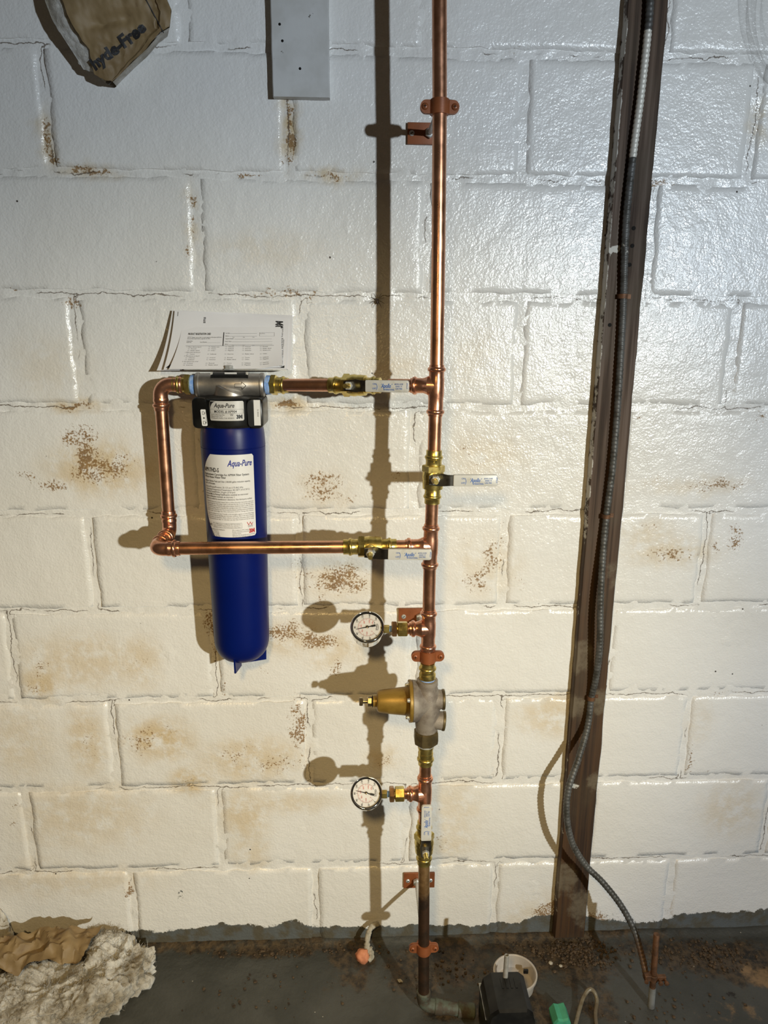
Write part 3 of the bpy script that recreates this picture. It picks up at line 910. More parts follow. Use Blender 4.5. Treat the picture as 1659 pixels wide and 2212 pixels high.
# ---------------------------------------------------------------- ball valves
def ball_valve(label, c, ax, front, lev, half=0.0465, stemh=0.040):
    """ax along the pipe, front towards the room, lev = way the lever points"""
    c, ax, front, lev = V(c), V(ax).normalized(), V(front).normalized(), V(lev).normalized()
    front = (front - ax * front.dot(ax)).normalized()
    lev = (lev - front * lev.dot(front)).normalized()
    side = front.cross(lev)
    t = thing('ball_valve', label, 'valve', c, 'quarter-turn ball valves on the copper pipe')
    m = M()
    m.lathe(c, ax, [(-.021, .0138), (-.020, .0172), (-.012, .0178), (-.010, .0182), (-.006, .0176), (0, .0190), (.006, .0182), (.010, .0172), (.011, .0160)], 32)
    body = build('valve_body', m, 'brass', t, angle=25)
    h = M().lathe(c + ax * .0085, ax, [(0, .0178), (.001, .0196), (.011, .0196), (.0125, .0172)], 6, hint=front, ph=pi / 6)
    build('hex_collar', h, 'brass', body, angle=15)
    for sgn in (-1, 1):
        d = ax * sgn
        L = half - .019
        m = M().lathe(c + d * .019, d, [(0, .0155), (.0015, .0136), (L - .018, .0134), (L - .017, .0140), (L - .010, .0140), (L - .009, .0133), (L - .0005, .0133), (L, PR)], 28)
        e = build('press_end', m, 'brass', t)
        build('press_bead', bead(c + d * (half - .0125), d, .0156, .0034), 'brass', e)
    st = M().lathe(c + front * .012, front, [(0, .0105), (.006, .0102), (.0065, .0085), (.012, .0085), (.0125, .0065), (stemh - .014, .0045), (stemh - .004, .004)], 24)
    build('stem', st, 'brass', t)
    # lever: flat pad under the nut, a step, then the long sleeve
    hz = stemh - .012
    pad = []
    for i in range(9):
        a = pi / 2 + pi * i / 8
        pad.append((cos(a) * .0095, sin(a) * .0095))
    lv = M()
    prof = [(-.0098, .0), (.012, .0), (.021, .004), (.026, .004), (.100, .0035)]
    wid = [.0080, .0108, .0094, .0092, .0092]
    rs = []
    for (s, hh), w in zip(prof, wid):
        o = c + front * (hz + hh) + lev * s
        rs.append([o + side * w + front * .0011, o - side * w + front * .0011, o - side * w - front * .0011, o + side * w - front * .0011])
    lv.rings(rs)
    hd = build('handle', lv, 'lever', t, angle=25)
    # plastic sleeve with rounded end
    out = []
    a0, a1, w = .030, .1045, .0097
    for (px, py, a_) in ((a1 - .004, w - .004, 0), (a0 + .002, w - .002, pi / 2), (a0 + .002, -w + .002, pi), (a1 - .004, -w + .004, 3 * pi / 2)):
        rr = .004 if px > .05 else .002
        for i in range(5):
            a = a_ + pi / 2 * i / 4
            out.append((px + cos(a) * rr, py + sin(a) * rr))
    sl = M()
    base = c + front * (hz + .0005)
    rs = []
    for t_, k in ((0, .94), (.0008, 1), (.0052, 1), (.0062, .965), (.0064, .93)):
        cx = (a0 + a1) / 2
        rs.append([base + front * t_ + lev * (cx + (p[0] - cx) * (k * .5 + .5)) + side * (p[1] * k) for p in out])
    sl.rings(rs)
    s_o = build('sleeve', sl, 'sleeve', hd, angle=40)
    fn = lambda u, v: base + front * .00665 + lev * (a0 + u) + side * v
    ink = M()
    text(ink, 'ON', fn, .0135, .0022, .0040, align='l', bold=.01)
    text(ink, 'OFF', fn, .0128, -.0052, .0040, align='l', bold=.01)
    text(ink, ')', fn, .0195, -.0042, .0118, width=.0022)
    text(ink, '\u00b4Apollo\u00b4', fn, .0265, -.0026, .0098, width=.0215, bold=.022, shear=.35)
    text(ink, 'INTERNATIONAL', fn, .0325, -.0066, .0034, width=.0185, bold=.02)
    for i, s in enumerate(('600 WOG 150 WSP', 'SERIES 77', 'LEAD FREE')):
        text(ink, s, fn, .0585, .0022 - i * .0036, .0036, width=.0145 if i == 0 else .0115, align='c', bold=.01)
    text(ink, 'APOLLO', fn, .0715, 0.0058, .0032, width=.0098, rot=-pi / 2, bold=.02)
    build('lettering', ink, 'ink_lblue', hd, smooth=False)
    nb = M().lathe(c + front * (hz + .001), front, [(0, .0068), (.0005, .0074), (.0050, .0074), (.0060, .0064)], 6, hint=lev)
    nut = build('nut', nb, 'zinc', t, angle=15)
    build('stem_tip', M().lathe(c + front * (hz + .002), front, [(0, .0034), (.0052, .0034), (.0058, .0028)], 14), 'brass', nut)
    return t

front = V((0, -1, 0))
ball_valve('ball valve on the upper branch beside the filter, lever lying level over the pipe', V1C, dU, V((0.0, -1, 0.05)), V((1, 0, 0)))
V2C = R(1.12)
ball_valve('closed ball valve on the riser with its lever sticking out sideways', V2C, R(1.17) - R(1.07), front, V((1, 0, 0)))
ball_valve('ball valve on the lower branch with its lever level across the riser', V3C, dL, V((0, -1, -.10)), V((1, 0, -.012)))
V4C = R(0.402)
ball_valve('bottom ball valve on the riser with its lever pointing straight up', V4C, R(.45) - R(.35), front, V((0, 0, 1)))

# ---------------------------------------------------------------- pressure gauges
def gauge(label, tee_c, cx_px, needle):
    """stem runs from the tee towards -x; the dial is tipped up towards the viewer"""
    tee_c = V(tee_c)
    ax = V((-1, 0, 0))
    cen = V((cx_px, tee_c.y, tee_c.z + .0015))
    til = radians(47)
    n = V((0, -cos(til), sin(til)))                # dial normal
    top = V((-1, 0, 0))                            # twelve o'clock points away from the stem
    rgt_ = top.cross(n)
    t = thing('pressure_gauge', label, 'gauge', cen, 'pressure gauges on the riser')
    Rg = .0300
    m = M().lathe(cen - n * .0235, n, [(0, .0235), (.0015, .0268), (.0245, .0276), (.0255, .0290)], 48)
    build('case', m, 'chrome', t, angle=40)
    m = M().lathe(cen + n * .0015, n, [(0, .0285), (.0005, .0303), (.004, .0306), (.0068, .0300), (.0080, .0286), (.0080, .0278), (.0070, .0272), (.0066, .0271)], 56, cap=False)
    build('gasket', M().lathe(cen + n * .0015, n, [(.0062, .0273), (.0068, .0272), (.0066, .0259), (.0030, .0256)], 56, cap=False), 'rubber', t)
    build('bezel', m, 'chrome', t, angle=60)
    dz = cen + n * .0048
    m = M().lathe(dz - n * .001, n, [(0, .0264), (.001, .0264)], 48)
    dial = build('dial', m, 'label', t)
    fn = lambda u, v: dz + n * .00025 + rgt_ * u + top * v
    ink, red = M(), M()
    def ray(mesh, deg, r0, r1, w):
        a = radians(225 - deg)
        d = (cos(a), sin(a))
        q = (-d[1] * w / 2, d[0] * w / 2)
        mesh.add([fn(d[0] * r0 + q[0], d[1] * r0 + q[1]), fn(d[0] * r0 - q[0], d[1] * r0 - q[1]), fn(d[0] * r1 - q[0], d[1] * r1 - q[1]), fn(d[0] * r1 + q[0], d[1] * r1 + q[1])], [(0, 1, 2, 3)])
    for i in range(0, 33):
        ray(ink, 270 * i / 32, .0165, .0198 if i % 4 == 0 else .0182, .00050 if i % 4 == 0 else .0003)
    for i in range(0, 12):
        ray(red, 270 * i / 11.03, .0135, .0160, .0004)
    for i in range(0, 54):
        a0, a1 = radians(225 - 5 * i), radians(220 - 5 * i)
        red.add([fn(cos(a) * r, sin(a) * r) for a, r in ((a0, .0160), (a1, .0160), (a1, .0164), (a0, .0164))], [(0, 1, 2, 3)])
    for i in range(9):
        a = radians(225 - 33.75 * i)
        text(ink, str(20 * i), fn, cos(a) * .0222, sin(a) * .0222 - .0014, .0045, align='c', bold=.02)
    for i in range(0, 6):
        a = radians(225 - 270 * i * 200 / 1103)
        text(red, str(200 * i), fn, cos(a) * .0112, sin(a) * .0112 - .0011, .0036, align='c', bold=.01)
    text(ink, 'psi', fn, .0085, -.0135, .0036, align='c', bold=.01)
    text(red, 'kPa', fn, .0085, -.0105, .0036, align='c', bold=.01)
    text(ink, 'Winters', fn, 0, -.0180, .0048, width=.0125, align='c', bold=.02)
    for i in range(10):
        u0, u1 = -.0062 + .00124 * i, -.0062 + .00124 * (i + 1)
        c_ = lambda u: -.0202 + 45 * u * u
        ink.add([fn(u0, c_(u0)), fn(u1, c_(u1)), fn(u1, c_(u1) + .0006), fn(u0, c_(u0) + .0006)], [(0, 1, 2, 3)])
    build('numerals', ink, 'ink', dial, smooth=False)
    build('red_scale', red, 'ink_pink', dial, smooth=False)
    a = radians(225 - 270 * needle / 160)
    d = rgt_ * cos(a) + top * sin(a)
    q = n.cross(d)
    nm = M()
    o = dz + n * .0009
    for s0, w0, s1, w1 in ((0, .0010, .0205, .0003), (0, .0008, -.0075, .0011), (-.0075, .0019, -.0150, .0019)):
        rs = []
        for s_, w_ in ((s0, w0), (s1, w1)):
            p = o + d * s_
            rs.append([p + q * w_, p - q * w_, p - q * w_ + n * .0004, p + q * w_ + n * .0004])
        nm.rings(rs)
    nd = build('needle', nm, 'ink', t, smooth=False)
    fix_normals(nd)
    build('hub', M().lathe(o, n, [(0, .0026), (.0012, .0026), (.0016, .0018)], 20), 'lever', nd)
    build('hub_pin', M().lathe(o + n * .0012, n, [(0, .0010), (.0010, .0010), (.0014, .0005)], 12), 'bolt', nd)
    m = M().lathe(cen + n * .0069, n, [(0, .0268), (.0008, .0266)], 48)
    build('lens', m, 'glass', t)
    # square brass stem, thread tape, bushing, hex adapter
    y, z = tee_c.y, tee_c.z
    x_end = cen.x + .0255
    build('stem', M().box((x_end + .006, y, z), (.016, .0115, .0115), bev=.001), 'brass', t)
    build('thread_tape', M().lathe((x_end + .013, y, z), (1, 0, 0), [(0, .0048), (.0008, .0056), (.0055, .0056), (.0065, .005)], 20), 'teflon', t)
    build('hex_bushing', M().lathe((x_end + .0180, y, z), (1, 0, 0), [(0, .0130), (.001, .0150), (.0080, .0150), (.009, .0130)], 6, hint=(0, -1, 0.35)), 'brass_b', t, angle=15)
    m = M().lathe((x_end + .0262, y, z), (1, 0, 0), [(0, .0095), (.003, .0095)], 20)
    m.lathe((x_end + .0285, y, z), (1, 0, 0), [(0, .0118), (.001, .0140), (.0165, .0140), (.0180, .0120)], 6, hint=(0, -1, 0.2))
    build('hex_adapter', m, 'brass', t, angle=15)
    x2 = x_end + .045
    L = tee_c.x - .024 - x2
    build('nipple', M().lathe((x2, y, z), (1, 0, 0), [(0, .0098), (L * .5, .0098), (L * .55, PR * 1.02), (L + .006, PR * 1.02)], 24), 'copper_b', t)
    return t
gauge('pressure gauge above the regulator, needle a little below eighty', GA, (0.5236, -0.176, 0.8523)[0], 73)
gauge('pressure gauge below the regulator, above the bottom valve', GB, (0.5221, -0.18, 0.5199)[0], 88)

# ---------------------------------------------------------------- pressure regulator
rc = V((0.633, -0.1735, 0.6905))
rg = thing('pressure_regulator', 'bronze pressure regulator with a gold bell-shaped bonnet on the riser', 'pressure regulator', V((rc.x, rc.y, 0.62)))
x_fl = (0.6057, -0.1735, 0.7025)[0]
zb_ = (0.6057, -0.1735, 0.7025)[2]
m = M()
zt_, zb2 = 0.7455, 0.636
H = zt_ - zb2
o = V((rc.x, rc.y, zt_))
m.lathe(o, (0, 0, -1), [(0, .0165), (.0008, .0192), (.010, .0197), (.014, .0188), (.020, .0205), (.030, .0235), (H * .45, .0250), (H * .62, .0245), (H * .75, .0215), (H * .88, .0198), (H, .0192)], 36)
m.lathe((rc.x, rc.y, zb_), (-1, 0, 0), [(-.004, .024), (.010, .0290), (rc.x - x_fl - .012, .0345), (rc.x - x_fl - .008, .0375), (rc.x - x_fl - .001, .0382), (rc.x - x_fl, .0372)], 36)
xr = (0.6629, -0.1735, 0.7035)[0]
m.lathe((rc.x, rc.y, (0.6569, -0.1735, 0.7045)[2]), (1, 0, 0), [(0, .020), (.016, .0190), (xr - rc.x - .003, .0176), (xr - rc.x - .001, .0176)], 30)
m.lathe((rc.x, rc.y, (0.6579, -0.1735, 0.6648)[2]), V((1, -.05, -.10)), [(0, .017), (.014, .0165), (xr - rc.x + .001, .0172)], 30)
build('body', m, 'bronze', rg, angle=40)
m = M().lathe((xr - .002, rc.y, (0.6569, -0.1735, 0.7045)[2]), (1, 0, 0), [(0, .0182), (.0005, .0190), (.004, .0190), (.0048, .0182), (.0046, .0150), (.002, .0145)], 30)
build('side_plug', m, 'union', rg, angle=40)
d_ = V((1, -.05, -.10)).normalized()
m = M().lathe(V((rc.x, rc.y, (0.6579, -0.1735, 0.6648)[2])) + d_ * (xr - rc.x), d_, [(0, .0175), (.0005, .0184), (.004, .0184), (.0048, .0176), (.0046, .0146), (.002, .014)], 30)
build('side_plug', m, 'union', rg, angle=40)
x_b = (0.5411, -0.1735, 0.7016)[0]
Lb = x_fl - x_b
m = M().lathe((x_fl, rc.y, zb_), (-1, 0, 0), [(-.0005, .0372), (.0005, .0385), (.0050, .0388), (.0062, .0380), (.0072, .0290), (.010, .0268), (.014, .0258), (Lb * .6, .0232), (Lb - .006, .0205), (Lb - .002, .0190), (Lb, .0165), (Lb + .0004, .0105), (Lb + .007, .0098), (Lb + .0075, .0070)], 40)
bn = build('bonnet', m, 'bonnet', rg, angle=30)
for i in range(6):
    a = radians(30 + 60 * i)
    p = V((x_fl, rc.y + cos(a) * .0335, zb_ + sin(a) * .0335))
    build('bolt', M().lathe(p, (-1, 0, 0), [(.006, .0045), (.0075, .0045), (.0080, .0036), (.0105, .0034), (.0112, .0024)], 12), 'zinc', rg)
xs_ = x_b - .0075
build('washer', M().lathe((xs_ , rc.y, zb_), (-1, 0, 0), [(0, .0106), (.0012, .0106)], 20), 'rubber', rg)
sc = build('adjusting_screw', M().lathe((xs_, rc.y, zb_), (-1, 0, 0), [(0, .0038), (.024, .0038)], 16), 'bolt', rg)
build('lock_nut', M().lathe((xs_ - .0014, rc.y, zb_), (-1, 0, 0), [(0, .0078), (.001, .0090), (.0075, .0090), (.0088, .0076)], 6, hint=(0, -1, .1)), 'bolt', sc, angle=15)
build('screw_head', M().lathe((xs_ - .0180, rc.y, zb_), (-1, 0, 0), [(0, .0070), (.001, .0080), (.0058, .0080), (.0068, .0068)], 6, hint=(0, -1, .3)), 'bolt', sc, angle=15)
# brass adapter and tape on top, union nut and adapter below
o = R(0.7775)
L = 0.7775 - zt_
m = M().lathe(o, (0, 0, -1), [(-.001, PR), (0, .0132), (.006, .0134), (.0065, .0140), (.014, .0140), (.015, .0136), (L * .62, .0140), (L * .66, .0152), (L - .002, .0152), (L, .0125)], 30)
ad = build('press_adapter', m, 'brass', rg)
build('press_bead', bead(o - V((0, 0, .0105)), (0, 0, 1), .0160, .0036), 'brass', ad)
build('thread_tape', M().lathe((rc.x, rc.y, zt_ + .004), (0, 0, -1), [(0, .0128), (.001, .0136), (.0055, .0140)], 24), 'teflon', rg)
zu0, zu1 = 0.6425, 0.613
L = zu0 - zu1
o = V((rc.x, R(zu0).y, zu0))
build('union_nut', M().lathe(o, (0, 0, -1), [(0, .0205), (.002, .0232), (L - .012, .0238), (L - .005, .0228), (L, .0165)], 8, hint=(0, -1, 0), ph=pi / 8), 'union', rg, angle=15)
zad = 0.5705
L = zu1 - zad
o = R(zu1)
m = M().lathe(o, (0, 0, -1), [(-.002, .0140), (.004, .0150), (.006, .0150), (.0065, .0138), (.016, .0135), (.0165, .0142), (L - .012, .0142), (L - .011, .0136), (L - .001, .0134), (L, PR)], 30)
ad = build('press_adapter', m, 'brass', rg)
build('press_bead', bead(R(zad + .0125), (0, 0, 1), .0160, .0036), 'brass', ad)
build('sealing_ring', M().lathe(o, (0, 0, -1), [(-.003, .0148), (-.002, .0160), (.0015, .0160), (.0025, .0148)], 28), 'zinc', rg)

# ---------------------------------------------------------------- pipe clamps on threaded rods
def clamp(label, pc, plate_z, plate_x, plate_w, plate_h, screws):
    """pc = pipe centre inside the clamp; plate on the wall"""
    pc = V(pc)
    t = thing('pipe_clamp', label, 'pipe clamp', (plate_x, -.003, plate_z - plate_h / 2), 'copper-coloured pipe clamps')
    rr = PR + .0032
    out = []
    # the strap seen from above: two ears and a half ring, doubled front and back
    for sgn, nm in ((-1, 'front_strap'), (1, 'back_strap')):
        inner, outer = [], []
        for i in range(13):
            a = pi * i / 12
            inner.append((cos(a) * PR, sin(a) * PR))
            outer.append((cos(a) * rr, sin(a) * rr))
        prof = [(rr + .015, .0006), (PR, .0006)] + inner[1:-1] + [(-PR, .0006), (-rr - .015, .0006), (-rr - .015, .0036), (-rr - .0005, .0036)] + outer[::-1][2:-2] + [(rr + .0005, .0036), (rr + .015, .0036)]
        m = M()
        hh = .0095
        rs = []
        for k in range(13):
            z = -hh * cos(pi * k / 12)
            ring = []
            for x, y in prof:
                ex = x
                if abs(x) > rr + .004:
                    ex = math.copysign(rr + .0068 + sqrt(max(0, hh * hh - z * z)) * .92, x)
                ring.append(pc + V((ex, sgn * y, z * (1.0 if abs(x) > rr else 1.12))))
            rs.append(ring)
        m.rings(rs)
        b_ = build(nm, m, 'clamp', t, angle=35)
        fix_normals(b_)
        if sgn == -1:
            for s in (-1, 1):
                p = pc + V((s * (rr + .0085), -.0036, 0))
                sc_ = M().lathe(p, (0, -1, 0), [(0, .0052), (.0008, .0050), (.0022, .0036), (.0026, .0015)], 16)
                so = build('screw', sc_, 'clamp', b_)
                build('screw_slot', M().box(p + V((0, -.0026, 0)), (.0048, .0006, .0009)).box(p + V((0, -.0026, 0)), (.0009, .0006, .0048)), 'rubber', b_, smooth=False)
    ym = pc.y + rr
    r0 = V((pc.x, ym - .004, pc.z))
    r1 = V((min(plate_x + plate_w / 2 - .012, pc.x), -.004, plate_z))
    rd = M()
    n_ = 60
    pts, rad = [], []
    for i in range(n_ + 1):
        pts.append(lerp(r0, r1, i / n_))
        rad.append(.0044 if i % 2 else .0049)
    rd.tube(pts, rad, 14)
    build('threaded_rod', rd, 'zinc', t)
    d = (r1 - r0).normalized()
    build('boss', M().lathe(r0, d, [(0, .0075), (.010, .0075), (.011, .0060)], 18), 'clamp', t)
    build('nut', M().lathe(r1 - d * .0115, d, [(0, .0068), (.001, .0085), (.007, .0085), (.008, .0072)], 6), 'zinc', t, angle=15)
    pl = build('wall_plate', M().box((plate_x, -.0048, plate_z), (plate_w, .004, plate_h), bev=.0008), 'clamp', t, angle=30)
    for sx_ in screws:
        p = V((sx_, -.0068, plate_z))
        build('screw', M().lathe(p, (0, -1, 0), [(0, .0048), (.0010, .0046), (.0022, .0030)], 16), 'zinc', pl)
        build('screw_slot', M().box(p + V((0, -.0024, 0)), (.0052, .0006, .0010), ax=((.8, 0, .6), (0, 1, 0), (-.6, 0, .8))), 'rubber', pl, smooth=False)
    return t
clamp('copper-coloured pipe clamp near the top of the riser', R(1.6915), 1.692, .6250, .061, .0345, (.602, .648))
clamp('copper-coloured pipe clamp just above the pressure regulator', R(.791), .7995, .6255, .072, .0345, (.600, .652))
clamp('copper-coloured pipe clamp on the dark old pipe near the floor', R(.1585), .1640, .6435, .070, .0390, (.618, .669))

# ---------------------------------------------------------------- water filter
wf = thing('water_filter', 'tall blue cartridge water filter hanging from a black and grey head', 'water filter', (FX, FY, 0.73))
AX = V((FX, FY, 0))
# head casting: port tube along x, collars, and the slanted neck
m = M()
x0, x1 = (0.2223, -0.066, 1.2656)[0], (0.3424, -0.066, 1.2661)[0]
rH = .0208
m.lathe((x0, FY, FZ), (1, 0, 0), [(0, .0165), (.0005, .0205), (.002, .0212), (.006, .0212), (.0075, rH * .965), (.030, rH * .965), (.032, rH), (x1 - x0 - .032, rH), (x1 - x0 - .030, rH * .965), (x1 - x0 - .0075, rH * .965), (x1 - x0 - .006, .0212), (x1 - x0 - .002, .0212), (x1 - x0 - .0005, .0205), (x1 - x0, .0165)], 40)
hd = build('head_casting', m, 'cast', wf, angle=30)
m = M()
rn = .0305
rs = []
ztop = []
for lev_ in range(4):
    ring = []
    for j in range(48):
        a = 2 * pi * j / 48
        c_, s_ = cos(a), sin(a)
        r_ = rn if lev_ < 3 else rn - .004
        hi = FZ + .0035 - (c_ + 1) / 2 * .024 + (0.0015 if lev_ == 3 else 0)
        lo = 1.215
        z = (lo, lo + (hi - lo) * .4, hi, hi + .0005)[lev_]
        rr_ = r_ + (.003 if lev_ == 0 else 0)
        ring.append(AX + V((c_ * rr_, s_ * rr_, z)))
    rs.append(ring)
m.rings(rs)
build('slanted_neck', m, 'cast', wf, angle=30)
ar = M()
aw = lambda u, v: V(((0.3013, -0.087, 1.2682)[0] + u, FY - sqrt(max(0, rH ** 2 - v * v)) - .0006, FZ + v))
pts = [(-.008, .0030), (.004, .0030), (.004, .0065), (.0115, 0), (.004, -.0065), (.004, -.0030), (-.008, -.0030)]
for a_, b_ in zip(pts, pts[1:] + pts[:1]):
    ar.tube([aw(*a_), aw(*b_)], .00045, 6)
build('flow_arrow', ar, 'lever', hd)
m = M()
xb0, xb1 = (0.2511, -0.066, 1.2891)[0], (0.316, -0.066, 1.2894)[0]
prof = []
for i in range(9):
    a = radians(35 + 110 * i / 8)
    prof.append((cos(a), sin(a)))
rs = []
for x in (xb0, xb0 + .002, xb1 - .002, xb1):
    k = rH + (.0022 if x in (xb0 + .002, xb1 - .002) else .0010)
    rs.append([V((x, FY - c_ * k, FZ + s_ * k)) for c_, s_ in prof] + [V((x, FY + .012, FZ + .012)), V((x, FY - .012, FZ + .012))])
m.rings(rs)
bk = build('top_clip', m, 'black', wf)
build('clip_label', M().box(((0.2857, -0.085, 1.2847)[0], FY - .0118, FZ + .0200), (.021, .0012, .0048), ax=((1, 0, 0), V((0, .86, .5)).normalized(), V((0, -.5, .86)).normalized())), 'label', bk)
# steel bracket shelf and its bolt
zs = (0.2826, -0.06, 1.2921)[2]
m = M().box(((0.2908, -0.05, 1.2917)[0], -.0290, zs), ((0.383, -0.05, 1.2937)[0] - (0.2009, -0.05, 1.2928)[0], .056, .0020), bev=.0006)
m.box(((0.2908, -0.05, 1.2917)[0], -.0030, zs - .016), (.10, .003, .032), bev=.0006)
br = build('mounting_bracket', m, 'zinc', wf, angle=30)
bx_, bz_ = (0.2797, -0.062, 1.2922)[0], zs + .001
m = M().lathe((bx_, FY + .008, bz_), (0, 0, 1), [(0, .0100), (.0012, .0100), (.0013, .0078), (.0062, .0078), (.0068, .0068)], 6, hint=(.3, -1, 0))
build('hex_bolt', m, 'zinc', br, angle=15)
for sx_ in ((0.2526, -0.07, 1.2869)[0], (0.314, -0.07, 1.2872)[0]):
    build('clip_spring', M().box((sx_, FY - .010, FZ + .0205), (.004, .006, .005)), 'zinc', bk)

# brass press adapters with blue thread tape at both ports
def port(face, d, name_end):
    d = V(d).normalized()
    ta = M().lathe(V(face) - d * .004, d, [(0, .0140), (.001, .0172), (.0075, .0168), (.0095, .0150)], 28)
    build('thread_tape', ta, 'teflon', wf)
    m = M()
    o = V(face) + d * .005
    m.lathe(o, d, [(0, .0165), (.0010, .0188), (.0090, .0188), (.0100, .0160)], 6, hint=(0, -1, .25))
    m.lathe(o + d * .009, d, [(0, .0150), (.0012, .0138), (.006, .0134), (.0065, .0140), (.0115, .0140), (.0120, .0133), (.0215, .0133), (.022, PR)], 28)
    a = build('press_adapter', m, 'brass', wf, angle=25)
    build('press_bead', bead(o + d * .0215, d, .0158, .0034), 'brass', a)
port(PORT_R + V((-.002, 0, 0)), (-dU.x, -dU.y * .6, 0), 'r')
port(PORT_L + V((.0055, 0, 0)), (-1, 0, 0), 'l')

# black collar with ears
zc1, zc0 = (0.2951, -0.124, 1.2452)[2], (0.2945, -0.124, 1.1947)[2]
m = M()
m.lathe(AX + V((0, 0, zc1)), (0, 0, -1), [(-.004, .040), (-.001, .0500), (.001, .0535), (.004, .0548), (zc1 - zc0 - .006, .0560), (zc1 - zc0 - .001, .0545), (zc1 - zc0 + .002, .050)], 56)
col = build('locking_collar', m, 'black', wf, angle=40)
for s in (-1, 1):
    hw, hh, rr = .0135, (zc1 - zc0) / 2 + .0015, .0085
    out = []
    for px, py, a_ in ((hw - rr, hh - rr, 0), (-hw + rr, hh - rr, pi / 2), (-hw + rr, -hh + rr, pi), (hw - rr, -hh + rr, 3 * pi / 2)):
        for i in range(6):
            a = a_ + pi / 2 * i / 5
            out.append((px + cos(a) * rr, py + sin(a) * rr))
    o = AX + V((s * .0475, 0, (zc0 + zc1) / 2 + .001))
    rs = []
    for y, k in ((.030, .90), (.026, 1), (-.040, 1), (-.0445, .97), (-.0465, .88)):
        rs.append([o + V((p[0] * k, y - .002 * (p[0] / hw) * -s, p[1] * k)) for p in out])
    build('ear', M().rings(rs), 'black', col, angle=40)
def cyl(r, zc, ax=AX):
    """(u, v) metres laid on a cylinder of radius r round the filter axis, u from the front"""
    return lambda u, v: ax + V((sin(u / r) * r, -cos(u / r) * r, zc + v))
# collar label
cl = cyl(.0562, (0.2892, -0.122, 1.2261)[2])
cl2 = cyl(.0565, (0.2892, -0.122, 1.2261)[2])
lm = M()
lw, lh = .0305, .0168
n_ = 24
out = []
def rrect(w, h, r):
    o = []
    for px, py, a_ in ((w - r, h - r, 0), (-w + r, h - r, pi / 2), (-w + r, -h + r, pi), (w - r, -h + r, 3 * pi / 2)):
        for i in range(5):
            a = a_ + pi / 2 * i / 4
            o.append((px + cos(a) * r, py + sin(a) * r))
    return o
def curved_panel(m, fn, top, bot, u0, u1, n=30, rows=6):
    """panel whose top and bottom edges are functions of u"""
    vs, fs = [], []
    for i in range(n + 1):
        u = u0 + (u1 - u0) * i / n
        for j in range(rows + 1):
            vs.append(fn(u, bot(u) + (top(u) - bot(u)) * j / rows))
    for i in range(n):
        for j in range(rows):
            a = i * (rows + 1) + j
            fs.append((a, a + rows + 1, a + rows + 2, a + 1))
    m.add(vs, fs)
cr = .0022
edge = lambda u: lh - (cr - sqrt(max(0, cr * cr - max(0, abs(u) - lw + cr) ** 2)))
curved_panel(lm, cl, lambda u: edge(u), lambda u: -edge(u), -lw, lw, 40)
cov = build('collar_label', lm, 'label_grey', wf)
ink = M()
text(ink, 'Aqua-Pure', cl2, -.0215, .0058, .0105, width=.036, bold=.02, shear=.35)
text(ink, 'MODEL # AP904', cl2, -.0215, -.0032, .0062, width=.0395, bold=.012)
outline_box(ink, cl2, -lw + .001, -.0046, lw - .001, .0030, .00035, 16)
text(ink, '3M', cl2, .0170, -.0130, .0088, width=.0105, bold=.06)
for i, (s, w) in enumerate((('Aqua-Pure Whole House Filter', .026), ('Maximum Pressure 125 psi', .022), ('3M Purification Inc. Meriden, CT USA', .030))):
    text(ink, s, cl2, -.0285, -.0076 - i * .0028, .0026, width=w)
text(ink, 'W', cl2, .0065, -.0088, .0060, width=.0055)
text(ink, 'NSF/ANSI 42', cl2, .0025, -.0132, .0028, width=.0105)
# dark sweep in the corner of the label
vs = [cl2(-lw + .0006, lh - .0008)]
for i in range(9):
    a = radians(90 * i / 8)
    vs.append(cl2(-lw + .0010 + .0125 * (1 - sin(a)) , lh - .0008 - .0150 * (1 - cos(a))))
ink.add(vs, [(0, i, i + 1) for i in range(1, 9)])
build('lettering', ink, 'ink', cov, smooth=False)
# pictogram label on one ear, blank label with a date code on the other
zc = (zc0 + zc1) / 2
yE = FY - .0470
m = M()
cx = (0.2428, -0.105, 1.2138)[0]
zz = (0.2428, -0.105, 1.2138)[2]
pl = lambda u, v: V((cx + u * .985 + v * -.06, yE - .0014 - .0000, zz + v))
m.add([pl(*p) for p in rrect(.0048, .0142, .002)], [tuple(range(20))])
pg = build('pictogram_label', m, 'label', wf, smooth=False)
pl2 = lambda u, v: pl(u, v) + V((0, -.0004, 0))
ink = M()
for k, (cz, sz) in enumerate(((.0080, .0028), (-.0005, .0018), (-.0085, .0028))):
    if k == 1:
        for i in range(12):
            a, b = 2 * pi * i / 12, 2 * pi * (i + 1) / 12
            ink.add([pl2(0, cz), pl2(cos(a) * .0015, cz + sin(a) * .0015), pl2(cos(b) * .0015, cz + sin(b) * .0015)], [(0, 1, 2)])
    else:
        outline_box(ink, pl2, -.0022, cz - sz, .0018, cz + sz, .0006, 1)
        quad(ink, pl2, .0018, cz - .0006, .0032, cz + .0006)
build('pictogram', ink, 'ink', pg, smooth=False)
m = M()
cx2, zz2 = (0.3357, -0.105, 1.2228)[0], (0.3357, -0.105, 1.2228)[2]
pr = lambda u, v: V((cx2 + u, yE - .0014, zz2 + v))
quad(m, pr, -.0072, -.0222, .0040, .0216)
dl = build('date_label', m, 'label', wf, smooth=False)
ink = M()
text(ink, 'B-180505', lambda u, v: pr(u, v) + V((0, -.0004, 0)), -.0012, .0055, .0034, width=.0125, rot=-pi / 2, bold=.01)
build('date_code', ink, 'ink_grey', dl, smooth=False)
xl_ = (0.2249, -0.075, 1.2193)[0]
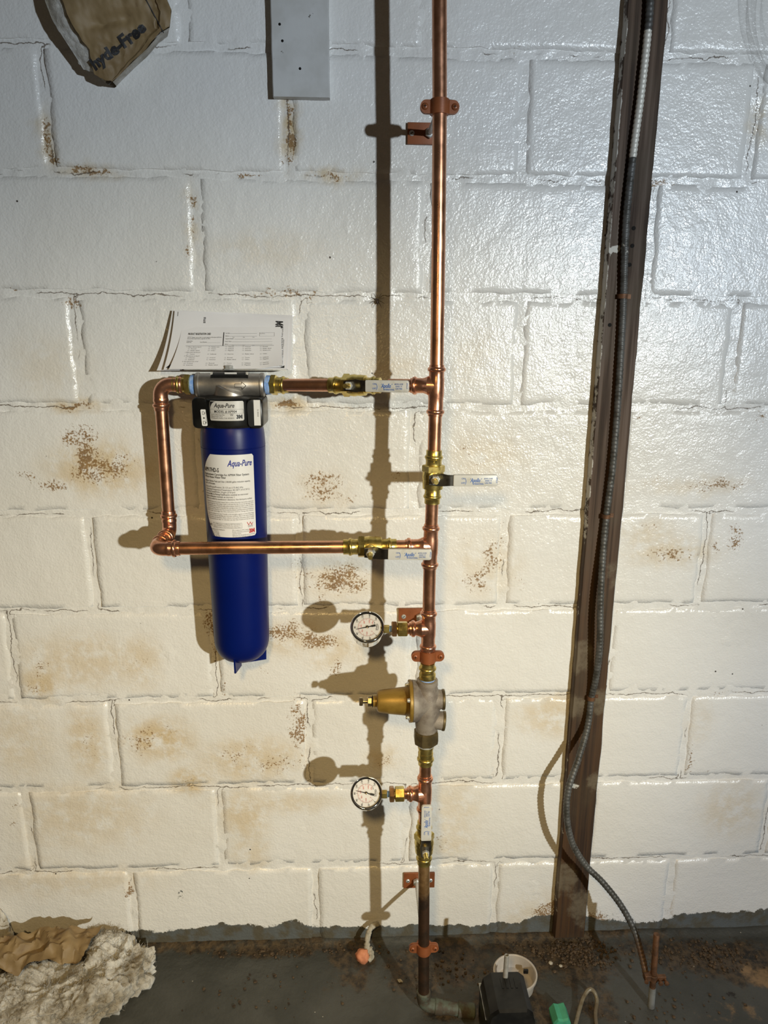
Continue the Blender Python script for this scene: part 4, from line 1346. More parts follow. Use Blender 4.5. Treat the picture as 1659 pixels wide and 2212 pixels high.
build('latch', M().box((xl_ - .001, FY - .006, (0.2243, -0.08, 1.2198)[2]), (.0045, .010, .020), bev=.0008).box((xl_ + .001, FY - .006, (0.2243, -0.08, 1.2198)[2]), (.004, .014, .012), bev=.0008), 'cast', col)

# cartridge
zk0, zk1 = (0.2788, -0.085, 0.7402)[2], (0.2943, -0.122, 1.1992)[2]
zseam = (0.2951, -0.123, 1.1592)[2]
Hc = zk1 - zk0
def kr(z):
    return .0572 - (zseam - z) / (zseam - zk0) * .0052
prof = [(zk1 + .004, .047), (zk1, .0530), (zk1 - .006, .0548), (zk1 - .018, .0566), (zseam + .003, .0576), (zseam + .0008, .0577), (zseam + .0003, .0566), (zseam - .0008, .0566), (zseam - .0012, .0574)]
for i in range(1, 13):
    z = zseam - (zseam - zk0 - .045) * i / 12
    prof.append((z, kr(z)))
zd = prof[-1][0]
rd_ = prof[-1][1]
for i in range(1, 9):
    a = pi / 2 * i / 8
    prof.append((zd - (zd - zk0) * sin(a), max(.002, rd_ * cos(a) ** .62)))
m = M().lathe(AX, (0, 0, 1), prof[::-1], 64)
ct = build('cartridge', m, 'blue', wf, angle=50)
for a_ in (-100, 20, 140):
    a = radians(a_)
    d = V((cos(a), sin(a), 0))
    q = V((-d.y, d.x, 0)) * .0016
    r0_, r1_ = (.012, .046)
    zl = zk0 - .010
    rs = []
    for s in (-1, 1):
        rs.append([AX + d * r0_ + V((0, 0, zl)) + q * s, AX + d * r1_ + V((0, 0, zl)) + q * s, AX + d * (r1_ + .001) + V((0, 0, zk0 + .022)) + q * s, AX + d * r0_ + V((0, 0, zk0 + .010)) + q * s])
    build('fin', M().rings(rs), 'blue', ct, smooth=False)
# big white label wrapped round the front
zl1, zl0 = (0.2963, -0.123, 1.1503)[2], (0.2955, -0.122, 1.0012)[2]
zm = (zl0 + zl1) / 2
def lab(off):
    def fn(u, v):
        r = kr(zm + v) + off
        return AX + V((sin(u / r) * r, -cos(u / r) * r, zm + v))
    return fn
hl = (zl1 - zl0) / 2
uL, uR = -.0555, .0455
def left_u(v):
    t = v / hl
    if t > .45:
        return uL + .0205 * ((t - .45) / .55) ** 2
    if t < -.15:
        return uL + .0215 * ((-.15 - t) / .85) ** 2
    return uL
m = M()
vs, fs = [], []
nr, nc = 40, 28
for j in range(nr + 1):
    v = -hl + 2 * hl * j / nr
    ul, ur = left_u(v), uR
    e = max(0, abs(v) - hl + .003)
    ur -= .003 - sqrt(max(0, .003 ** 2 - e * e))
    for i in range(nc + 1):
        u = ul + (ur - ul) * i / nc
        vs.append(lab(.0006)(u, v))
for j in range(nr):
    for i in range(nc):
        a = j * (nc + 1) + i
        fs.append((a, a + 1, a + nc + 2, a + nc + 1))
m.add(vs, fs)
lb = build('cartridge_label', m, 'label', wf)
L2 = lab(.0009)
ink, grey, blue, red = M(), M(), M(), M()
text(blue, 'Aqua-Pure', L2, -.0020, hl - .0200, .0155, width=.0440, bold=.022, shear=.35)
text(ink, 'AP917HD-S', L2, -.0525, hl - .0310, .0105, width=.0345, bold=.022)
text(ink, 'Replacement Cartridge for AP904 Filter System', L2, -.0525, hl - .0372, .0054, width=.0880, bold=.016)
text(ink, 'Whole House Water Filter', L2, -.0525, hl - .0420, .0054, width=.0470, bold=.016)
y = hl - .0490
for s, w, b in (('Reduces Chlorine Taste and Odor (100,000 gallon reduction capacity,', .090, 1), ('Scale* and Particulate.', .026, 1), ('', 0, 0),
                ('Pressure/Presi\u00f3n/Pression: 25-125 psi (172-862 kPa)', .076, 0), ('Temperature/Temperatura/Temp\u00e9rature: 40-100\u00b0F (4.4-37.8\u00b0C)', .088, 0),
                ('Flow Rate/Caudal/D\u00e9bit: 10 gpm (37.8 lpm)', .062, 0), ('Nominal Micron Rating/Clasificaci\u00f3n nominal en micrones/', .085, 1), ('Degr\u00e9 de filtration nominal, en microns: 1', .060, 1),
                ("Tested and certified by manufacturer's laboratory. Not third-party verified.", .092, 0)):
    if s:
        text(ink, s, L2, -.0525, y, .0042, width=w, bold=.008 if b else 0.0)
        y -= .0043
    else:
        y -= .0018
y -= .0008
para = ('WARNING: Read entire product manual. Failure to follow all product instructions could cause', 'property damage due to water leakage. Install on cold water line only. Do not use with water that is', 'microbiologically unsafe or of unknown quality without adequate disinfection before or after the system.', 'Protect from freezing. Change the disposable filter cartridge at least every 12 months or sooner if a', 'noticeable reduction in flow rate occurs. Do not exceed the maximum operating pressure and temperature.', 'Flush new cartridge for five minutes before using the water.')
para2 = ('Replace this cartridge at least every 12 months, at the rated gallon capacity or sooner if flow drops.', 'Rated service life may vary depending upon local water conditions. Refer to the owner manual for', 'proper installation and maintenance. System conforms to the specific performance claims as verified', 'and substantiated by test data. For cold water use only. Date installed and due for change.')
xl = -.0500
for s in para:
    text(grey, s, L2, xl, y, .0036, width=.0925)
    y -= .00335
y -= .0014
for s in para2:
    text(grey, s, L2, xl + .001, y, .0036, width=.0915)
    y -= .00335
y -= .0015
# certification mark, boxed note, red water mark
for i in range(20):
    a, b = 2 * pi * i / 20, 2 * pi * (i + 1) / 20
    c0_, r_ = (-.0430, y - .0058), .0040
    grey.add([L2(c0_[0] + cos(t) * r, c0_[1] + sin(t) * r) for t, r in ((a, r_), (b, r_), (b, r_ - .0005), (a, r_ - .0005))], [(0, 1, 2, 3)])
text(ink, 'NSF', L2, -.0430, y - .0070, .0040, width=.0052, align='c', bold=.03)
outline_box(grey, L2, -.0365, y - .0105, .0185, y - .0005, .0004, 14)
for i, s in enumerate(('The AP904 System is certified by NSF International', 'against NSF/ANSI Standard 42 for the reduction of', 'substances listed on the Performance Data Sheet')):
    text(grey, s, L2, -.0350, y - .0036 - i * .0029, .0033, width=.0510)
for s_ in (0, 1):
    u = .0275 + s_ * .0058
    red.add([L2(u, y), L2(u + .0012, y), L2(u + .0042, y - .0062), L2(u + .0030, y - .0062)], [(0, 1, 2, 3)])
    red.add([L2(u + .0030, y - .0062), L2(u + .0040, y - .0062), L2(u + .0066, y - .0015), L2(u + .0056, y - .0015)], [(0, 1, 2, 3)])
quad(ink, L2, .0290, y - .0076, .0390, y - .0070, 3)
text(grey, 'ANSI 42', L2, .0340, y - .0100, .0026, align='c')
y -= .0142
for i, s in enumerate(('Manufactured for Purification', '3M Purification Inc.', '400 Research Parkway', 'Meriden, CT 06450', '1-866-990-9785')):
    text(grey, s, L2, -.0425 + i * .0005, y - i * .0030, .0033, width=(.0300, .018, .0175, .017, .0185)[i], bold=.01 if i == 0 else 0)
for i, s in enumerate(('3M is a trademark of 3M Company.', 'All other trademarks are the property of their', 'respective owners.', 'Made in the USA with globally sourced components', '2022 3M Company. All rights reserved.')):
    text(grey, s, L2, .0010, y - .0004 - i * .0031, .0033, width=(.0300, .0385, .016, .0415, .0330)[i])
text(red, '3M', L2, .0425, -hl + .0065, .0100, width=.0112, align='r', bold=.06)
build('lettering', ink, 'ink', lb, smooth=False)
build('fine_print', grey, 'ink_grey', lb, smooth=False)
build('blue_script', blue, 'ink_blue', lb, smooth=False)
build('red_marks', red, 'ink_red', lb, smooth=False)

# ---------------------------------------------------------------- papers propped behind the filter head
def sheet(name, label, cat, tl, tr, br_, bl, curl, group='papers propped on the filter bracket', sag=.0):
    """four corners as points, curl(u, v) pushes it towards the room"""
    tl, tr, br_, bl = V(tl), V(tr), V(br_), V(bl)
    def fn(u, v):
        p = lerp(lerp(bl, br_, u), lerp(tl, tr, u), v)
        return p + curl(u, v)
    m = M().grid(fn, 30, 20)
    n0 = len(m.v)
    # the sheet has thickness
    m2 = M().grid(lambda u, v: fn(u, v) + V((0, .00035, 0)), 30, 20)
    m.add(m2.v, [f[::-1] for f in m2.f])
    o = build(name, m, 'paper', None, loc=lerp(bl, br_, .5), angle=60)
    tag(o, label, cat, group)
    def surf(u, v):
        p = fn(max(-.01, min(1.01, u)), max(-.01, min(1.01, v)))
        return p + V((0, -.0006, 0))
    W_ = (lerp(bl, tl, .5) - lerp(br_, tr, .5)).length
    H_ = (lerp(bl, br_, .5) - lerp(tl, tr, .5)).length
    return o, (lambda u, v: surf(u / W_, v / H_)), W_, H_
def curl_a(u, v):
    s = (1 - v) ** 3
    return V((-.007 * s * (1 - u) ** 4, -.010 * s, 0)) + V((0, -.004 * sin(u * 7) * v, 0))
def curl_b(u, v):
    s = (1 - v) ** 2.2
    return V((-.008 * s * (1 - u) ** 3, -.010 * s, 0)) + V((0, -.003 * sin(u * 5 + 1) * v, 0))
def curl_c(u, v):
    s = (1 - v) ** 2
    return V((-.010 * s * (1 - u) ** 3, -.010 * s + -.004 * sm(u * 3 - 2.2) * (1 - v), .006 * sm(u * 4 - 3) * (1 - v) ** 3))
sheet('backing_sheet', 'blank white sheet rearmost behind the papers, its lower corner curling out', 'paper', (0.1748, -0.01, 1.3945), (0.3901, -0.01, 1.3873), (0.386, -0.028, 1.2918), (0.1547, -0.03, 1.2892), curl_a)
mo, ms, mW, mH = sheet('instruction_leaflet', 'white leaflet with a sideways logo standing behind the registration card', 'paper', (0.1809, -0.015, 1.3936), (0.3838, -0.015, 1.3815), (0.3792, -0.036, 1.293), (0.1706, -0.04, 1.2914), curl_b)
ink = M()
text(ink, '3M', ms, mW * .945, mH * .80, .017, width=.0135, rot=pi / 2, bold=.06)
text(ink, 'sms', ms, mW * .275, mH * .815, .0075, width=.0105, rot=pi / 2, bold=.02)
quad(ink, ms, mW * .030, mH * .91, mW * .034, mH * .985)
for i, (u, w, v) in enumerate(((.955, .080, .06), (.968, .052, .05))):
    text(ink, ('Installation and Operating Instructions', 'Water Filtration Products')[i], ms, mW * u, mH * v, .0045, width=w, rot=pi / 2)
vs = [ms(mW * .012, .003), ms(mW * .045, .003), ms(mW * .055, mH * .10), ms(mW * .040, mH * .09)]
ink.add(vs, [(0, 1, 2, 3)])
ink.add([ms(mW * .80, .0025), ms(mW * .985, .0025), ms(mW * .985, mH * .075), ms(mW * .95, mH * .035)], [(0, 1, 2, 3)])
build('lettering', ink, 'ink', mo, smooth=False)
co, cs_, cW, cH = sheet('registration_card', 'product registration card printed with a form, frontmost of the papers', 'card', (0.1935, -0.024, 1.3648), (0.3693, -0.024, 1.3668), (0.3744, -0.046, 1.2943), (0.1845, -0.05, 1.2928), curl_c)
ink, grey = M(), M()
text(ink, 'PRODUCT REGISTRATION CARD', cs_, cW * .075, cH * .815, .0052, width=cW * .225, bold=.02)
text(grey, 'NOTICE: Register your product to receive important information and find out', cs_, cW * .075, cH * .745, .0030, width=cW * .335)
text(grey, 'about product improvements, upgrades and offers.', cs_, cW * .075, cH * .712, .0030, width=cW * .225)
text(grey, 'Product Name', cs_, cW * .075, cH * .655, .0028, width=cW * .058)
text(grey, 'Model No.', cs_, cW * .075, cH * .625, .0028, width=cW * .048)
text(grey, 'Serial Number', cs_, cW * .205, cH * .628, .0028, width=cW * .068)
quad(grey, cs_, cW * .275, cH * .624, cW * .40, cH * .628, 4)
quad(ink, cs_, cW * .425, cH * .555, cW * .433, cH * .875)
quad(ink, cs_, cW * .075, cH * .549, cW * .925, cH * .555, 10)
for i, (a, b) in enumerate(((.49, .76), (.48, .76), (.535, .905), (.515, .91), (.485, .91))):
    v = .84 - i * .066
    text(grey, ('Your Name', 'Address', 'Telephone Number', "Dealer's Name", 'Address')[i], cs_, cW * .445, cH * v, .0028, width=cW * (.045, .035, .085, .065, .035)[i])
    quad(grey, cs_, cW * a, cH * v, cW * b, cH * (v + .005), 5)
    if i in (1, 4):
        for u, s in ((.515, 'City'), (.62, 'State'), (.715, 'Zip Code')):
            text(grey, s, cs_, cW * u, cH * (v - .028), .0022, width=cW * .02)
outline_box(grey, cs_, cW * .785, cH * .775, cW * .935, cH * .865, .0003, 4)
text(grey, 'Date of Purchase', cs_, cW * .79, cH * .83, .0024, width=cW * .05)
for c_ in range(5):
    u = (.10, .29, .45, .615, .785)[c_]
    v = .515
    for r_ in range(11):
        if c_ and r_ in (3, 5, 8):
            v -= .043
            continue
        s = ('Homeowner', 'Rental', 'Plumber referral', 'Hardware store', 'Taste', 'Odor', 'Chlorine', 'Sediment', 'Magazine', 'Friend', 'Internet')[(r_ + c_ * 3) % 11]
        if c_ == 0 and r_ in (0, 3, 5, 8):
            text(grey, ('1. Where did you buy it?', '', '', '2. Which of these describes you?', '', '3. What led you to buy it?', '', '', '4. How did you hear of us?')[r_], cs_, cW * (u - .015), cH * v, .0024, width=cW * .14)
        else:
            outline_box(grey, cs_, cW * (u + .005), cH * v, cW * (u + .018), cH * (v + .020), .0002, 1)
            text(grey, s, cs_, cW * (u + .030), cH * v, .0025, width=cW * (.03 + .006 * len(s) * .55))
        v -= .043
build('lettering', ink, 'ink', co, smooth=False)
build('form_print', grey, 'ink_grey', co, smooth=False)

# ---------------------------------------------------------------- armoured cable down the furring strip to the ground rod
def spline(pts, n):
    pts = [V(p) for p in pts]
    out = []
    for i in range(len(pts) - 1):
        p0, p1, p2, p3 = pts[max(i - 1, 0)], pts[i], pts[i + 1], pts[min(i + 2, len(pts) - 1)]
        for k in range(n):
            t = k / n
            out.append(.5 * ((2 * p1) + (p2 - p0) * t + (2 * p0 - 5 * p1 + 4 * p2 - p3) * t * t + (3 * p1 - p0 - 3 * p2 + p3) * t ** 3))
    out.append(pts[-1])
    return out
def resample(pts, step):
    out = [pts[0]]
    acc = 0.0
    for a, b in zip(pts, pts[1:]):
        L = (b - a).length
        s = step - acc
        while s <= L:
            out.append(a + (b - a) * (s / L))
            s += step
        acc = (acc + L) % step
    return out
ctrl = [(0.9858, -0.03, 1.9965), (0.9869, -0.03, 1.9319), (0.9911, -0.03, 1.8655), (0.9886, -0.0295, 1.7553), (0.9838, -0.0295, 1.6619), (0.9812, -0.0295, 1.565), (0.984, -0.0295, 1.4879), (0.9888, -0.029, 1.4085), (0.9916, -0.0295, 1.3266), (0.9937, -0.03, 1.2422), (0.9945, -0.03, 1.1815), (0.9943, -0.03, 1.1015), (0.9908, -0.029, 1.0189), (0.9886, -0.034, 0.9356), (0.9882, -0.044, 0.8426), (0.9937, -0.046, 0.744), (0.9946, -0.036, 0.6672), (0.9914, -0.0295, 0.6238), (0.9864, -0.036, 0.5612), (0.9639, -0.06, 0.5008), (0.9429, -0.078, 0.448), (0.9407, -0.084, 0.3862), (0.9565, -0.086, 0.3199), (0.989, -0.09, 0.2652), (1.0242, -0.1, 0.2312), (1.0627, -0.115, 0.1841), (1.0891, -0.133, 0.1357), (1.1011, -0.156, 0.0922), (1.1041, -0.176, 0.0611)]
path = resample(spline(ctrl, 14), 0.0019)
cm = M()
rad = [(.0058, .0066, .0069, .0064)[i % 4] for i in range(len(path))]
cm.tube(path, rad, 12)
zA, zB = (0.9794, -0.03, 1.8504)[2], (0.9846, -0.03, 1.6508)[2]
zC = [((0.9811, -0.03, 1.5096)[2], .022), ((0.9967, -0.03, 1.0834)[2], .018)]
def cab_stain(p):
    w = 0.62 * sm((zA - p.z) / .004) * sm((p.z - zB) / .004) if zB < p.z < zA else 0.0
    for z, h in zC:
        w = max(w, (.42 if p.y < -.031 else .25) * sm(1.6 - abs(p.z - z) / h * 1.2))
    return (w, sm((.16 - p.z) / .08), 0)
cbl = thing('armoured_cable', 'grey spiral-armoured cable running down the wooden strip to the ground rod', 'cable', path[-1])
build('armour', cm, 'cable', cbl, attr=[cab_stain(p) for p in cm.v], angle=80)
for px, pz in (((0.987, -0.03, 1.4245)[0], (0.987, -0.03, 1.4245)[2]), ((0.9902, -0.029, 1.0142)[0], (0.9902, -0.029, 1.0142)[2]), ((0.9914, -0.0295, 0.6238)[0], (0.9914, -0.0295, 0.6238)[2])):
    m = M()
    rs = []
    for z in (pz - .004, pz + .004):
        ring = []
        for i in range(11):
            a = pi * i / 10
            ring.append(V((px + cos(a) * .0086, -.0290 - sin(a) * .0080, z)))
        ring += [V((px - .0086, -.0215, z)), V((px + .0086, -.0215, z))]
        rs.append(ring)
    m.rings(rs)
    m.box((px + .012, -.0222, pz), (.010, .0014, .008))
    build('cable_strap', m, 'rust', cbl)

# ---------------------------------------------------------------- ground rod with its clamp
gx, gy = 1.1130, -0.186
gr = thing('ground_rod', 'rusty copper ground rod with a clamp, standing in the floor', 'ground rod', (gx, gy, 0))
g0, g1 = V((gx + .0025, gy - .002, -.01)), V((gx - .001, gy + .004, .176))
build('rod', M().lathe(lerp(g0, g1, .28), g1 - g0, [(0, .0062), ((g1 - g0).length * .72 - .001, .0062), ((g1 - g0).length * .72, .0056)], 20), 'rust', gr)
build('painted_foot', M().lathe(g0, g1 - g0, [(0, .0072), ((g1 - g0).length * .30, .0070), ((g1 - g0).length * .31, .0062)], 20), 'greypaint', gr)
cz = (1.1112, -0.184, 0.0741)[2]
m = M().lathe((gx, gy, cz - .007), (0, 0, 1), [(0, .0085), (.001, .0098), (.013, .0098), (.014, .0085)], 20)
m.box((gx + .014, gy - .003, cz), (.022, .008, .011), bev=.0012)
m.box((gx - .012, gy - .001, cz + .001), (.014, .011, .013), bev=.0012)
gc = build('rod_clamp', m, 'rust', gr, angle=35)
for dx in (.010, .022):
    build('clamp_screw', M().lathe((gx + dx, gy - .006, cz), (0, -1, -.1), [(0, .0028), (.008, .0028), (.0082, .0048), (.0115, .0048), (.012, .0038)], 12), 'rust', gc)
build('clamp_screw', M().lathe((gx - .016, gy - .006, cz), (-.4, -1, 0), [(0, .0026), (.005, .0026), (.0052, .0042), (.0080, .0042)], 12), 'rust', gc)

# ---------------------------------------------------------------- insulation hanging in the upper corner
def hpath(pts):
    return [V(p) for p in pts]
KL = hpath([(0.0427, -0.078, 1.9503), (0.046, -0.076, 1.8906), (0.051, -0.073, 1.8547), (0.0597, -0.068, 1.8264), (0.073, -0.061, 1.8041), (0.0806, -0.055, 1.7926), (0.0807, -0.049, 1.7768), (0.081, -0.043, 1.762), (0.0965, -0.036, 1.7543)])
KR = hpath([(0.2114, -0.068, 1.9593), (0.2111, -0.066, 1.8987), (0.2098, -0.062, 1.8625), (0.2148, -0.059, 1.8504), (0.2094, -0.055, 1.8279), (0.1933, -0.051, 1.8212), (0.1694, -0.047, 1.7997), (0.1453, -0.042, 1.783), (0.1076, -0.036, 1.7538)])
FL = hpath([(0.0125, -0.062, 1.9571), (0.0149, -0.06, 1.8967), (0.0175, -0.057, 1.8602), (0.0247, -0.053, 1.8351), (0.0384, -0.048, 1.8118), (0.0534, -0.042, 1.7865), (0.0612, -0.037, 1.7715), (0.0779, -0.033, 1.7671), (0.0931, -0.03, 1.7554)])
def rail(P, t):
    s = t * (len(P) - 1)
    i = min(int(s), len(P) - 2)
    return lerp(P[i], P[i + 1], s - i)
def kfn(u, v, off=0.0):
    p = lerp(rail(KL, v), rail(KR, v), u)
    c = .0045 * nz(p.x * 26, p.z * 18, 3.3) + .0020 * abs(nz(p.x * 60, p.z * 50, 8.1))
    c += .006 * math.exp(-((u - .88 + .04 * v) / .012) ** 2)
    dent = .008 * math.exp(-(((v - .42 + .08 * u) / .05) ** 2)) * sm(u * 4) * sm((.75 - u) * 4)
    return p + V((.0012 * nz(p.z * 90, u * 3), c + dent - off, .0012 * nz(p.x * 90, v * 3)))
hi = thing('insulation_batt', 'torn insulation batt with brown kraft facing hanging at the upper corner', 'insulation', (0.0934, -0.02, 1.7625))
m = M().grid(kfn, 64, 64)
kp = build('kraft_facing', m, 'kraft', hi, angle=28)
def ffn(u, v):
    a, b = rail(FL, v), lerp(rail(KL, v), rail(KR, v), .10)
    p = lerp(a, b, u)
    bulge = sin(pi * min(1, u * 1.05)) * .007
    return p + V((.0025 * nz(p.z * 70, u * 4, 1) * (1 - u), -bulge * .4 + .005 + .003 * nz(p.x * 70, p.z * 70, 4), .002 * nz(p.x * 60, p.z * 60)))
m = M().grid(ffn, 22, 90)
def bfn(u, v):
    a, b = rail(FL, v), rail(KR, v)
    p = lerp(a, b, u)
    return V((p.x, -.0035 - .35 * abs(p.y) * (1 - sin(pi * u)), p.z + .0)) if 0 < u < 1 else V((p.x, p.y + .002 if u == 1 else p.y + .004, p.z))
m.grid(bfn, 14, 60)
build('fibreglass_core', m, 'fluff', hi, angle=80)
# printed lettering on the kraft
tl0, tl1 = V((0.0821, -0.044, 1.763)), V((0.1702, -0.055, 1.8193))
tx = (tl1 - tl0)
tx = V((tx.x, 0, tx.z)).normalized()
ty = V((-tx.z, 0, tx.x))
def ksurf(u, v):
    p = V((tl0.x, 0, tl0.z)) + tx * u + ty * v
    # depth of the paper at this spot
    best = min(((q.x - p.x) ** 2 + (q.z - p.z) ** 2, q.y) for q in KV)
    return V((p.x, best[1] - .0016, p.z))
KV = [p for p in M().grid(kfn, 48, 64).v if 1.70 < p.z < 1.93]
ink = M()
text(ink, 'hyde-Free', ksurf, .004, .001, .0205, width=.106, bold=.045)
build('lettering', ink, 'ink', hi, smooth=False)
m = M()
s0, s1 = V((0.1689, -0.068, 1.8781)), V((0.1993, -0.052, 1.8196))
def kdepth(p):
    return min(((q.x - p.x) ** 2 + (q.z - p.z) ** 2, q.y) for q in KV)[1]
m.tube([V((p.x, kdepth(p) - .0008, p.z)) for p in [lerp(s0, s1, i / 14) for i in range(15)]], .0009, 6)
build('stitch_line', m, 'ink', hi)

# ---------------------------------------------------------------- insulation heaped on the floor
def heap(name, label, cx, cy, ax_, ay_, h, seed, mat='fluff', nu=70, nv=36, amp=.020):
    def fn(u, v):
        a = 2 * pi * u
        e = v * pi / 2
        r = cos(e) ** .55
        d = V((cos(a) * ax_ * r, sin(a) * ay_ * r, sin(e) ** .8 * h))
        p = V((cx, cy, 0)) + d
        n_ = nz(p.x * 18, p.y * 18, p.z * 18 + seed, 2) * amp * 1.25 + (.5 - abs(nz(p.x * 27, p.y * 34, p.z * 30 + seed, 3)) * 1.6) * amp * 1.0 + nz(p.x * 75, p.y * 75, p.z * 75 + seed, 3) * amp * .32 * sm(v * 5)
        g = d.normalized() if d.length > 1e-6 else V((0, 0, 1))
        p += g * n_
        p.z = max(p.z, -.002)
        p.y = min(p.y, -.006 - .002 * abs(nz(p.x * 40, p.z * 40, 2)))
        return p
    return M().grid(fn, nu, nv)
ih = thing('insulation_pile', 'heap of dirty white fibreglass insulation with crumpled brown paper on the floor', 'insulation', (-.11, -.12, 0))
m = heap('f', '', -.135, -.140, .145, .084, .046, 3.1, amp=.016, nu=190, nv=70)
v0 = heap('f', '', -.005, -.082, .062, .051, .066, 7.7, amp=.020, nu=110, nv=50)
v1 = heap('f', '', -.050, -.145, .070, .056, .048, 12.7, amp=.018, nu=110, nv=50)
v2 = heap('f', '', -.060, -.050, .066, .028, .072, 17.1, amp=.014, nu=110, nv=50)
v3 = heap('f', '', -.24, -.165, .085, .07, .048, 23.1, amp=.020, nu=110, nv=50)
for q in (v0, v1, v2, v3):
    m.add(q.v, q.f)
fl_ = build('fibreglass', m, 'fluff', ih, angle=80)
# loose fibre tufts
tf = M()
for i in range(11000):
    p = random.choice(m.v)
    if p.z < .01:
        continue
    d = V((random.gauss(0, 1), random.gauss(0, 1) - .25, random.gauss(0, 1) + .35)).normalized()
    L = random.uniform(.004, .017)
    s = d.cross(V((random.random(), random.random(), random.random()))).normalized() * .00040
    b = p + d * L + V((random.gauss(0, .002), random.gauss(0, .002), 0))
    if b.y > -.002:
        continue
    tf.add([p - d * .002 - s, p - d * .002 + s, lerp(p, b, .6) + d * .0008 + s * .8, b, lerp(p, b, .6) + d * .0008 - s * .8], [(0, 1, 2, 3, 4)])
tu = build('loose_fibres', tf, 'fluff', fl_, smooth=False)
tu['kind'] = 'stuff'
# crumpled kraft on top
ka, kb, kc, kd = V((-.315, -.075, .088)), V((-.050, -.052, .112)), V((-.070, -.120, .088)), V((-.315, -.150, .076))
def cr_(u, v):
    p = lerp(lerp(kd, kc, u), lerp(ka, kb, u), v)
    w = nz(p.x * 15, p.y * 22, 4.4, 2) * .022 - abs(nz(p.x * 28, p.y * 34, 6.1, 2)) * .020 + .012
    return p + V((.006 * nz(p.x * 30, p.y * 30, 8), .008 * nz(p.x * 30, p.y * 30, 12), w + .010 * sin(pi * v) * sin(pi * min(1, u * 1.2))))
build('crumpled_paper', M().grid(cr_, 60, 26), 'kraft', ih, smooth=True, angle=30)
i2 = heap('f', '', -.292, -.030, .045, .024, .118, 31.0, amp=.018, nu=44, nv=24)
o2 = build('insulation_scrap', i2, 'fluff', None, loc=(-.292, -.03, 0), angle=80)
tag(o2, 'small white tuft of insulation stuck against the wall beyond the heap', 'insulation')

# ---------------------------------------------------------------- oddments on the floor
# foam scrap with a wispy tail
fs_ = thing('foam_scrap', 'peach-orange foam scrap with a whitish wispy tail by the wall', 'scrap', (0.517, -.045, 0))
p0 = V((.5165, -.058, .0145))
m = M().grid(lambda u, v: p0 + V((cos(2 * pi * u) * sin(pi * v) * .0155, sin(2 * pi * u) * sin(pi * v) * .013, cos(pi * v) * .0165)) * (1 + .22 * nz(cos(2 * pi * u) * 1.5 * sin(pi * v), sin(2 * pi * u) * 1.5 * sin(pi * v), cos(pi * v) * 1.5)), 24, 16)
build('foam_lump', m, 'orange', fs_, angle=80)
m = M()
tp = spline([V((.524, -.056, .012)), V((.526, -.046, .030)), V((.528, -.034, .044)), V((.536, -.022, .056)), V((.552, -.016, .060))], 8)
m.tube(tp, [.0062 + .0032 * nz(i * .5, 3) for i in range(len(tp))], 10)
m2 = spline([V((.528, -.062, .006)), V((.536, -.056, .012)), V((.531, -.044, .024))], 8)
m.tube(m2, [.0062 + .0025 * nz(i * .6, 7) for i in range(len(m2))], 10)
build('wispy_tail', m, 'ragwhite', fs_, angle=80)
pc_ = M().grid(lambda u, v: V((.5955 + .010 * (u - .5) + .002 * sin(v * 5), -.112 + .008 * (v - .5), fl_z(.5955, -.112) + .001 + .004 * abs(nz(u * 2, v * 2)))), 6, 6)
tag(build('paper_chip', pc_, 'pale_chip', None, loc=(.5955, -.112, 0), smooth=False), 'tiny crumpled pale chip on the floor beside the old pipe', 'scrap')

# white pail sunk in the floor with a black pump box in front of it
px_, py_ = 0.8415, -.128
pl_ = thing('plastic_pail', 'round white plastic pail rim standing behind the black box', 'pail', (px_, py_, 0))
m = M().lathe((px_, py_, 0), (0, 0, 1), [(0, .0400), (.026, .0432), (.0275, .0462), (.0335, .0466), (.0345, .0440), (.033, .0425), (.006, .0385), (.005, .002)], 48)
build('pail_body', m, 'pail', pl_, angle=35)
build('spout_tab', M().box((px_ + .026, py_ + .012, .022), (.010, .004, .010), bev=.001), 'black', pl_)
bxm = thing('pump_box', 'black plastic pump box with a cloudy tube standing up from it', 'pump', (.798, -.235, 0))
out = [(-.047, 0), (.047, 0), (.0465, .075), (.041, .098), (.030, .108), (-.026, .108), (-.041, .096), (-.047, .070)]
rs = []
for y, k in ((.034, .94), (.030, 1.0), (-.050, 1.0), (-.055, .93)):
    rs.append([V((.7985 + p[0] * k, -.2280 + y, .0005 + p[1] * (1 if p[1] == 0 else (.5 + .5 * k)))) for p in out])
bo = build('box_shell', M().rings(rs), 'black', bxm, angle=30)
for dx in (-.008, .001, .010, .019):
    build('vent_rib', M().box((.7985 + dx, -.2230, .1085), (.0042, .022, .0022)), 'black', bo)
build('lid_seam', M().box((.7985, -.2285, .0725), (.0952, .0815, .0012)), 'lever', bo)
build('standpipe', M().lathe((.8000, -.2080, .100), (.02, .05, 1), [(0, .0052), (.058, .0046), (.059, .0034), (.045, .0032)], 18), 'tubing', bxm)

